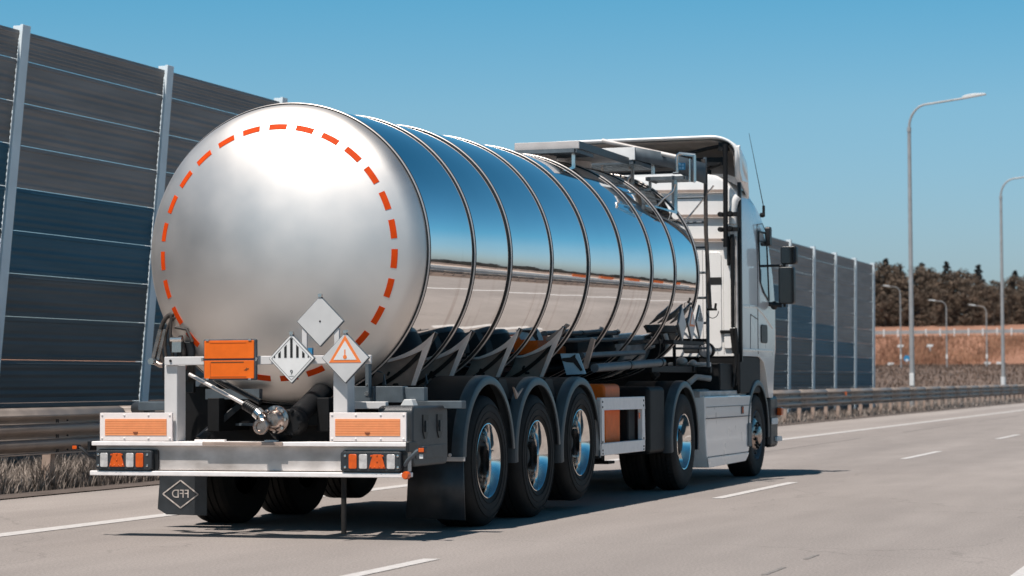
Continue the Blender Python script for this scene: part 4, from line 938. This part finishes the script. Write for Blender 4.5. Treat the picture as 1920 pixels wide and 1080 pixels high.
# ================================================================== TRACTOR
tk = empty('tractor_truck', (TX, 28.3, 0), label='white cab-over tractor truck with roof air deflector pulling the tank trailer', cat='truck')
HW = 1.285; YR = 27.35
def cab_loop(z, yf, hw, rf=.30, rr=.05, n=7):
    pts = []
    def arc(cx, cy, r_, a0, a1):
        for i in range(n+1):
            a = radians(a0+(a1-a0)*i/n); pts.append((TX+cx+r_*cos(a), cy+r_*sin(a), z))
    arc(hw-rr, YR+rr, rr, -90, 0); arc(hw-rf, yf-rf, rf, 0, 90); arc(-hw+rf, yf-rf, rf, 90, 180); arc(-hw+rr, YR+rr, rr, 180, 270)
    return pts
prof_c = [(1.47, 29.55, HW), (1.60, 29.60, HW), (2.1, 29.60, HW), (2.5, 29.45, HW), (2.85, 29.25, HW-.005), (3.08, 29.1, HW-.02), (3.2, 28.95, HW-.03), (3.32, 28.75, HW-.05), (3.45, 28.5, HW-.09), (3.56, 28.2, HW-.16), (3.64, 27.95, HW-.28), (3.68, 27.8, HW-.5)]
loops = [cab_loop(z, yf, hw) for z, yf, hw in prof_c]; m_ = len(loops[0])
q = MB(); q.add([p for l in loops for p in l], [(i*m_+j, i*m_+(j+1) % m_, (i+1)*m_+(j+1) % m_, (i+1)*m_+j) for i in range(len(loops)-1) for j in range(m_)] + [tuple(range(m_)), tuple(range(len(loops)*m_-1, (len(loops)-1)*m_-1, -1))])
cab = q.build('cab', white, tk, origin=(TX, 28.3, 1.5), sharp=40)
# lower side pillar sweeping round the wheel arch
for s_ in (1, -1):
    xa, xb = sorted((TX+s_*(HW-.001), TX+s_*(HW-.30)))
    q = MB(); q.prism([(28.15, 1.475), (28.40, 1.46), (28.62, 1.40), (28.76, 1.26), (28.86, 1.05), (28.92, .96), (29.15, .96), (29.28, 1.475)], 'yz', xa, xb); q.build('cab_skirt', white, tk, bevel=.02)
q = MB(); q.box(TX-1.2, TX+1.2, 29.0, 29.62, .45, 1.46); q.build('front_bumper', white, tk, bevel=.08)
q = MB(); q.box(TX+1.17, TX+1.275, 29.02, 29.50, .33, .98); q.box(TX-1.275, TX-1.17, 29.02, 29.50, .33, .98); q.pieces('bumper_corner', black, tk, bevel=.05)
q = MB(); q.prism(rrect(29.06, 29.42, .62, .70, .02), 'yz', TX+1.275, TX+1.29); q.prism(rrect(29.30, 29.62, .40, .46, .02), 'yz', TX+1.24, TX+1.30); q.pieces('bumper_trim', whitep, tk, bevel=.006)
q = MB(); q.box(TX+1.275, TX+1.335, 29.42, 29.55, .73, .83); q.build('indicator', lensor, tk, bevel=.01)
# roof air deflector: hollow shell
def defl(y_, zt, hw, zl, n=10, rc=.32):
    pts = [(TX+hw, y_, zl)]
    for i in range(n+1):
        a = radians(90*i/n); pts.append((TX+hw-rc+rc*cos(a), y_, zt-rc*.62+rc*.62*sin(a)))
    pts += [(2*TX-p[0], p[1], p[2]) for p in reversed(pts)]
    return pts
q = MB(); ls = [defl(27.24, 4.10, 1.265, 3.60), defl(27.6, 4.09, 1.255, 3.54), defl(27.95, 4.0, 1.23, 3.46), defl(28.25, 3.84, 1.18, 3.40), defl(28.45, 3.66, 1.12, 3.36)]
m_ = len(ls[0]); q.add([p for l in ls for p in l], [(i*m_+j, i*m_+j+1, (i+1)*m_+j+1, (i+1)*m_+j) for i in range(4) for j in range(m_-1)])
df = q.build('air_deflector', white, tk, origin=(TX, 27.8, 3.8), sharp=60, solid=.03)
q = MB(); l0 = defl(27.30, 4.06, 1.225, 3.75); l1 = defl(27.9, 3.97, 1.19, 3.6); l2 = defl(28.3, 3.75, 1.12, 3.45); m_ = len(l0)
q.add(l0+l1+l2, [(i*m_+j, i*m_+j+1, (i+1)*m_+j+1, (i+1)*m_+j) for i in range(2) for j in range(m_-1)]); q.build('deflector_lining', beige, df, sharp=60, solid=.01)
q = MB(); q.prism([(27.30, 3.98), (27.36, 4.0), (27.47, 3.72), (27.62, 3.62), (27.74, 3.60), (27.74, 3.57), (27.45, 3.57), (27.33, 3.68)], 'yz', TX+1.255, TX+1.295); q.build('deflector_fin', white, df, bevel=.008)
q = MB(); q.box(TX-1.15, TX+1.12, 27.36, 27.40, 3.76, 3.86); q.tube([(TX+1.12, 27.34, 4.0), (TX+.9, 27.34, 3.97), (TX+.6, 27.34, 3.9), (TX-.8, 27.34, 3.88)], .022, 8); q.tube([(TX+1.05, 27.36, 3.78), (TX+.4, 27.6, 3.60)], .02, 8)
q.tube([(TX-.2, 27.34, 3.9), (TX-.1, 27.34, 3.99), (TX+.1, 27.34, 3.99), (TX+.2, 27.34, 3.9)], .015, 6)
q.box(TX+1.04, TX+1.16, 27.28, 27.36, 3.93, 4.03); q.box(TX-.6, TX+.9, 27.42, 27.5, 3.60, 3.72); q.build('deflector_frame', blackm, df)
# rear wall fittings
q = MB(); q.tube([(-6.295, 27.22, 4.0), (-6.300, 27.22, 2.77)], .030, 12); q.build('intake_stay', blackm, tk)
q = MB(); q.tube([(-6.225, 27.24, 2.92), (-6.225, 27.24, 1.81)], .024, 12); q.tube([(-6.275, 27.26, 2.9), (-6.275, 27.26, 2.55)], .02, 10); q.pieces('cable_pipe', blackm, tk)
q = MB(); q.tube([(-6.190, 27.28, 2.9), (-6.190, 27.28, 1.5)], .018, 12); q.tube([(-6.25, 27.29, 2.85), (-6.25, 27.29, 2.62)], .016, 10); q.pieces('cable_pipe', alu_dirty, tk)
q = MB()
for z_ in (2.98, 3.16): q.bar((-6.37, 27.24, z_), (-6.15, 27.24, z_), .04, .05); q.tube([(-6.36, 27.18, z_), (-6.36, 27.26, z_)], .03, 10); q.tube([(-6.24, 27.18, z_+.01), (-6.24, 27.26, z_+.01)], .028, 10)
q.pieces('pipe_clamp', blackm, tk)
q = MB(); q.box(TX+HW-.03, TX+HW+.012, YR-.012, YR+.03, 1.40, 3.55); q.build('corner_seal', black, tk)
q = MB(); q.box(-6.40, -6.20, YR-.05, YR+.0, 1.74, 1.78); q.prism([(-6.28, 1.80), (-6.20, 1.80), (-6.17, 1.5), (-6.25, 1.5)], 'xz', YR-.06, YR-.02); q.build('lower_bracket', blackm, tk, bevel=.01)
q = MB(); q.prism([(-6.36, 1.75), (-6.22, 1.75), (-6.20, 1.56), (-6.33, 1.56)], 'xz', YR-.02, YR-.001); q.build('vent_panel', ghost, tk)
q = MB(); q.tube([(-6.20, 27.25, 1.8), (-6.18, 27.25, 1.6), (-6.20, 27.25, 1.35), (-6.23, 27.2, 1.1)], .022, 8); q.tube([(-6.16, 27.25, 1.5), (-6.17, 27.25, 1.3), (-6.2, 27.25, 1.12)], .016, 8); q.pieces('rear_cable', blackm, tk)
q = MB(); q.box(-6.52, -6.385, YR-.02, YR-.001, 2.325, 2.415); q.build('rear_window_tag', dark, tk)
q = MB()
for z_ in (2.86, 3.15, 3.45): q.bar((-7.3, YR-.03, z_+.02), (-6.32, YR-.03, z_), .03, .032)
q.pieces('grab_rail', tan, tk)
q = MB()
for x_ in (-6.36, -6.44): q.box(x_-.004, x_+.004, YR-.004, YR-.0005, 1.5, 2.7)
q.box(-6.62, -6.612, YR-.004, YR-.0005, 1.5, 2.75); q.build('panel_joints', mat('panel_shadow_gap', (.45, .44, .43), .6), tk)
q = MB(); q.prism(rrect(-6.60, -6.385, 1.56, 2.72, .04), 'xz', YR-.018, YR-.001); q.prism(rrect(-6.355, -6.255, 1.56, 3.05, .02), 'xz', YR-.03, YR-.001); q.pieces('rear_cover', white, tk, bevel=.008)
q = MB(); q.tube([(-6.24, YR-.01, 3.05), (-6.24, YR-.01, 3.22), (-6.21, YR-.005, 3.33), (-6.17, YR, 3.38)], .05, 12); q.build('intake_duct', white, tk)
# side: door joint, window, handle, hatch
XS = TX+HW
q = MB(); q.prism([(28.36, 2.90), (28.80, 2.90), (28.90, 2.20), (28.80, 2.22), (28.40, 2.42)], 'yz', XS+.001, XS+.006); q.build('side_window', sideglass, tk)
q = MB()
for a, b_ in (((28.36, 2.90), (28.36, 3.02)), ((28.36, 3.02), (28.80, 3.02)), ((28.80, 3.02), (28.82, 2.9)), ((28.36, 2.90), (28.82, 2.9)), ((28.82, 2.90), (28.93, 2.18)), ((28.36, 2.9), (28.40, 2.42)), ((28.40, 2.42), (28.60, 2.28)), ((28.60, 2.28), (28.93, 2.18))):
    q.bar((XS+.004, *a), (XS+.004, *b_), .012, .022)
q.build('window_frame', black, tk)
q = MB()
for a, b_ in (((28.28, 3.10), (28.28, 1.50)), ((28.28, 3.10), (28.6, 3.13)), ((28.6, 3.13), (28.85, 3.02))): q.bar((XS+.001, *a), (XS+.001, *b_), .006, .010)
for a, b_ in (((27.86, 1.98), (28.26, 1.93)), ((27.86, 1.98), (27.84, 1.55))): q.bar((XS+.001, *a), (XS+.001, *b_), .006, .010)
q.build('door_joint', mat('dark_joint', (.06, .06, .065), .6), tk)
q = MB(); q.prism(rrect(28.44, 28.80, 1.64, 1.87, .05), 'yz', XS+.0, XS+.012); q.build('door_handle', seal, tk, bevel=.004)
q = MB(); q.prism([(27.38, 2.08), (28.2, 2.10), (28.6, 2.02), (29.15, 1.86), (29.15, 1.83), (28.6, 1.99), (28.2, 2.07), (27.38, 2.05)], 'yz', XS-.003, XS+.010); q.prism([(27.38, 1.56), (29.1, 1.56), (29.1, 1.54), (27.38, 1.53)], 'yz', XS-.003, XS+.012); q.build('body_crease', white, tk, bevel=.004)
q = MB(); q.prism(rrect(28.72, 28.84, 2.86, 3.10, .03), 'yz', XS+.005, XS+.07); q.build('window_visor', black, tk, bevel=.01)
# mirrors
q = MB(); q.tube([(XS-.02, 28.95, 2.62), (-5.98, 28.98, 2.62)], .016, 8); q.tube([(XS-.02, 28.95, 2.14), (-5.99, 28.98, 2.12)], .03, 10); q.tube([(-5.96, 29.0, 2.1), (-5.96, 29.0, 2.66)], .018, 8); q.ball((-6.09, 28.98, 2.12), .05, .05, .055); mr = q.build('mirror_arm', black, tk)
for (x0, x1, z0, z1) in ((-6.025, -5.825, 2.135, 2.605), (-5.995, -5.79, 2.635, 2.865)):
    q = MB(); q.prism(rrect(x0, x1, z0, z1, .035), 'xz', 28.93, 29.06); h_ = q.build('mirror_housing', black, tk, origin=((x0+x1)/2, 29, (z0+z1)/2), bevel=.02)
    q = MB(); q.prism(rrect(x0+.014, x1-.014, z0+.014, z1-.014, .025), 'xz', 28.926, 28.9295); q.build('mirror_glass', mirrorg, h_, origin=((x0+x1)/2, 29, (z0+z1)/2))
# antenna
q = MB(); q.tube([(-6.24, 28.9, 3.26), (-6.20, 28.92, 3.26)], .03, 8); q.tube([(-6.20, 28.92, 3.24), (-6.20, 28.92, 3.38)], .018, 8); q.tube([(-6.20, 28.92, 3.36), (-6.275, 28.45, 4.25)], .006, 6, r2=.003); q.build('antenna', blackm, tk)
# side skirt between wheels
q = MB(); sk = [(25.62, .20), (27.5, .215), (27.74, .33), (27.86, .60), (27.92, 1.0), (25.50, 1.0), (25.52, .6)]
q.prism(sk, 'yz', XS-.40, XS-.005); skirt = q.build('side_skirt', white, tk, bevel=.015)
q = MB(); q.box(XS-.006, XS+.004, 25.53, 27.80, .745, .755); q.box(XS-.006, XS+.003, 25.56, 27.85, .875, .880); q.box(XS-.006, XS+.004, 25.60, 27.66, .315, .322); q.build('skirt_joint', MATS['dark_joint'], skirt)
q = MB(); q.prism([(25.62, .20), (27.5, .215), (27.64, .27), (27.70, .31), (25.58, .31)], 'yz', XS-.006, XS+.006); q.build('skirt_sill', white, skirt, bevel=.003)
q = MB(); q.box(XS-.005, XS+.004, 27.32, 27.44, .78, .87); q.build('skirt_marker', MATS['dark_joint'], skirt)
q = MB(); q.box(XS+.004, XS+.010, 27.35, 27.41, .79, .86); q.build('skirt_marker_lens', lensor, skirt)
q = MB(); q.prism(rrect(27.66, 27.84, .38, .66, .03), 'yz', XS-.006, XS+.01); q.build('step_plate', ghost, skirt, bevel=.005)
q = MB(); q.box(TX+.55, XS-.06, 25.5, 27.9, .98, 1.06); q.tube([(XS-.25, 26.0, 1.03), (XS-.25, 27.2, 1.03)], .05, 12); q.build('side_deck', alu_dirty, tk, bevel=.01)
# tractor chassis
q = MB()
for s_ in (-1, 1): q.box(TX+s_*.42-.04, TX+s_*.42+.04, 23.8, 29.3, .70, .98)
q.box(TX-.9, TX+.9, 25.4, 27.2, .35, .95); q.box(TX-1.1, TX+1.1, 27.5, 29.2, .80, 1.46); q.box(TX-.5, TX+.5, 24.2, 25.0, .98, 1.12); q.box(TX-1.2, TX+1.2, 26.6, 27.3, .95, 1.38)
q.build('tractor_chassis', blackm, tk, bevel=.02)
q = MB(); q.box(TX+.75, XS-.02, 27.36, 28.5, 1.02, 1.47); q.build('cab_underside', blackm, tk, bevel=.02)
fender(24.6, 1, -12, 192, R_=.635, cz=.545, m=fend, par=tk, wid=.62); fender(24.6, -1, -12, 192, R_=.635, cz=.545, m=fend, par=tk, wid=.62)
fender(28.3, 1, -8, 178, R_=.64, cz=.55, m=fend, par=tk, wid=.34); fender(28.3, -1, -8, 178, R_=.64, cz=.55, m=fend, par=tk, wid=.34)
q = MB(); q.box(XS-.63, XS-.06, 23.3, 23.95, .42, 1.12); q.build('rear_mud_guard', blackm, tk, bevel=.05)
q = MB(); q.prism(rrect(-6.75, -6.45, .70, .98, .03), 'xz', 23.2, 23.28); q.build('battery_cover', mat('burnt_orange_cover', (.40, .10, .02), .5, noise=.2, scale=9), tk)
q = MB(); q.tube([(-6.45, 23.2, .78), (-6.45, 23.15, .78)], .03, 12); q.build('red_lamp', redlamp, tk)
q = MB(); q.ball((-6.62, 23.1, .76), .09, .06, .06); q.tube([(-6.62, 23.1, .76), (-6.75, 23.1, .72)], .03, 8); q.tube([(-6.58, 23.1, .8), (-6.5, 23.1, .88)], .025, 8); q.build('coupling_hand', alu_dirty, tk)
# work lamp and coils behind the cab
q = MB(); q.lathe([(.001, -.02), (.08, -.015), (.085, 0), (.095, .0), (.10, .03), (.09, .10), (.001, .14)], (-6.44, 26.75, 1.53), n=28); wl = q.build('work_lamp', blackm, tk, origin=(-6.44, 26.75, 1.53))
q = MB(); q.lathe([(.001, -.028), (.05, -.026), (.078, -.018)], (-6.44, 26.75, 1.53), n=28); q.build('lamp_lens', lensw, wl, origin=(-6.44, 26.75, 1.53))
q = MB(); q.tube([(-6.72, 26.85, 1.58), (-6.5, 26.85, 1.58)], .08, 16); q.build('air_filter', alu_dirty, tk)
q = MB(); q.tube([(-6.88+.06*sin(t*.9), 26.0+.0*t, 1.62-.05*t) for t in range(9)], .05, 10); q.build('suction_hose', hose_m, tk)
q = MB(); q.ball((-6.62, 26.3, 1.40), .07, .06, .05); q.ball((-6.5, 26.35, 1.38), .05, .05, .04); q.tube([(-6.8, 26.4, 1.36), (-6.3, 26.4, 1.36)], .03, 8); q.tube([(-6.55, 26.3, 1.14), (-6.5, 26.5, 1.22), (-6.35, 26.6, 1.2)], .035, 8); q.pieces('air_coupling', alu_dirty, tk)
for k_ in range(3):
    q = MB(); q.tube([(-6.95+.1*k_+.045*cos(t*.9), 26.2+.018*t, 1.95+.045*sin(t*.9)-.1*sin(pi*t/60)) for t in range(61)], .009, 5); q.build('coiled_air_line', (blackm, redor, blackm)[k_], tk)
# drive wheels (pairs) and front wheels
def wheel_drive(loc, s_, par):
    w_ = empty('wheel', loc, par); L = lambda pr: [(a, b_*s_) for a, b_ in pr]
    def tyre(o): return [(.292, -.03+o), (.31, o), (.36, .012+o), (.44, .012+o), (.49, -.002+o), (.515, -.02+o), (.520, -.05+o)] + [p for g_ in (.09, .14, .19) for p in ((.522, -g_+.02+o), (.510, -g_+.016+o), (.510, -g_+.004+o), (.522, -g_+o))] + [(.520, -.23+o), (.50, -.265+o), (.44, -.285+o), (.32, -.275+o), (.292, -.25+o)]
    for k_, o_ in enumerate((0, -.33)):
        q = MB(); q.lathe(L(tyre(o_)), loc, 'x', 72); q.build('tyre', rubber, w_, origin=loc, sharp=28)
    q = MB()
    for i in range(60):
        a = 2*pi*i/60
        q.bar((loc[0]-.015*s_, loc[1]+.50*cos(a), loc[2]+.50*sin(a)), (loc[0]-.075*s_, loc[1]+.519*cos(a+.03), loc[2]+.519*sin(a+.03)), .022, .018)
    q.build('tread_blocks', rubber, w_, origin=loc)
    q = MB(); q.lathe(L([(.290, -.03), (.305, -.006), (.300, .004), (.290, .0), (.278, -.03), (.265, -.06), (.25, -.15), (.22, -.16), (.15, -.155)]), loc, 'x', 64); rm = q.build('rim', rimalu, w_, origin=loc)
    q = MB()
    for i in range(10):
        a = 2*pi*i/10; q.tube([(loc[0]-.156*s_, loc[1]+.167*cos(a), loc[2]+.167*sin(a)), (loc[0]-.12*s_, loc[1]+.167*cos(a), loc[2]+.167*sin(a))], .016, 6)
    q.build('wheel_nuts', chrome, rm, origin=loc)
    q = MB(); q.lathe(L([(.14, -.155), (.14, -.08), (.10, -.04), (.001, -.03)]), loc, 'x', 28); q.build('hub', blackm, w_, origin=loc)
for s_ in (1, -1): wheel_drive((TX+s_*1.262, 24.6, .520), s_, tk)
def wheel_front(loc, s_, par):
    w_ = empty('wheel', loc, par); L = lambda pr: [(a, b_*s_) for a, b_ in pr]
    q = MB(); q.lathe(L([(.292, -.03), (.31, 0), (.36, .012), (.44, .012), (.48, .0), (.50, -.02), (.505, -.05), (.505, -.27), (.48, -.30), (.40, -.31), (.292, -.28)]), loc, 'x', 64); t_ = q.build('tyre', rubber, w_, origin=loc, sharp=28)
    q = MB(); q.lathe(L([(.290, -.03), (.303, -.004), (.296, .004), (.286, -.01), (.272, -.05), (.245, -.055)]), loc, 'x', 64); rm = q.build('rim', ghost, w_, origin=loc)
    q = MB(); q.lathe(L([(.246, -.053), (.20, -.02), (.17, .0), (.12, .004)]), loc, 'x', 64); q.build('rim_disc', brass, rm, origin=loc)
    q = MB()
    for i in range(10): a = 2*pi*i/10; q.tube([(loc[0]-.044*s_, loc[1]+.222*cos(a), loc[2]+.222*sin(a)), (loc[0]-.026*s_, loc[1]+.222*cos(a), loc[2]+.222*sin(a))], .026, 12)
    q.build('hand_holes', dark, rm, origin=loc)
    q = MB()
    for i in range(10): a = 2*pi*(i+.5)/10; q.tube([(loc[0]-.002*s_, loc[1]+.15*cos(a), loc[2]+.15*sin(a)), (loc[0]+.03*s_, loc[1]+.15*cos(a), loc[2]+.15*sin(a))], .016, 6)
    q.build('wheel_nuts', dark, rm, origin=loc)
    q = MB(); q.lathe(L([(.12, .0), (.11, .035), (.08, .05), (.001, .055)]), loc, 'x', 28); q.build('hub', brass, w_, origin=loc)
for s_ in (1, -1): wheel_front((TX+s_*1.255, 28.3, .503), s_, tk)
q = MB(); q.tube([(TX-1, 24.6, .52), (TX+1, 24.6, .52)], .09, 14); q.tube([(TX-1, 28.3, .5), (TX+1, 28.3, .5)], .06, 14); q.ball((TX, 24.6, .52), .22, .22, .22, 16, 12); q.pieces('axle', blackm, tk)
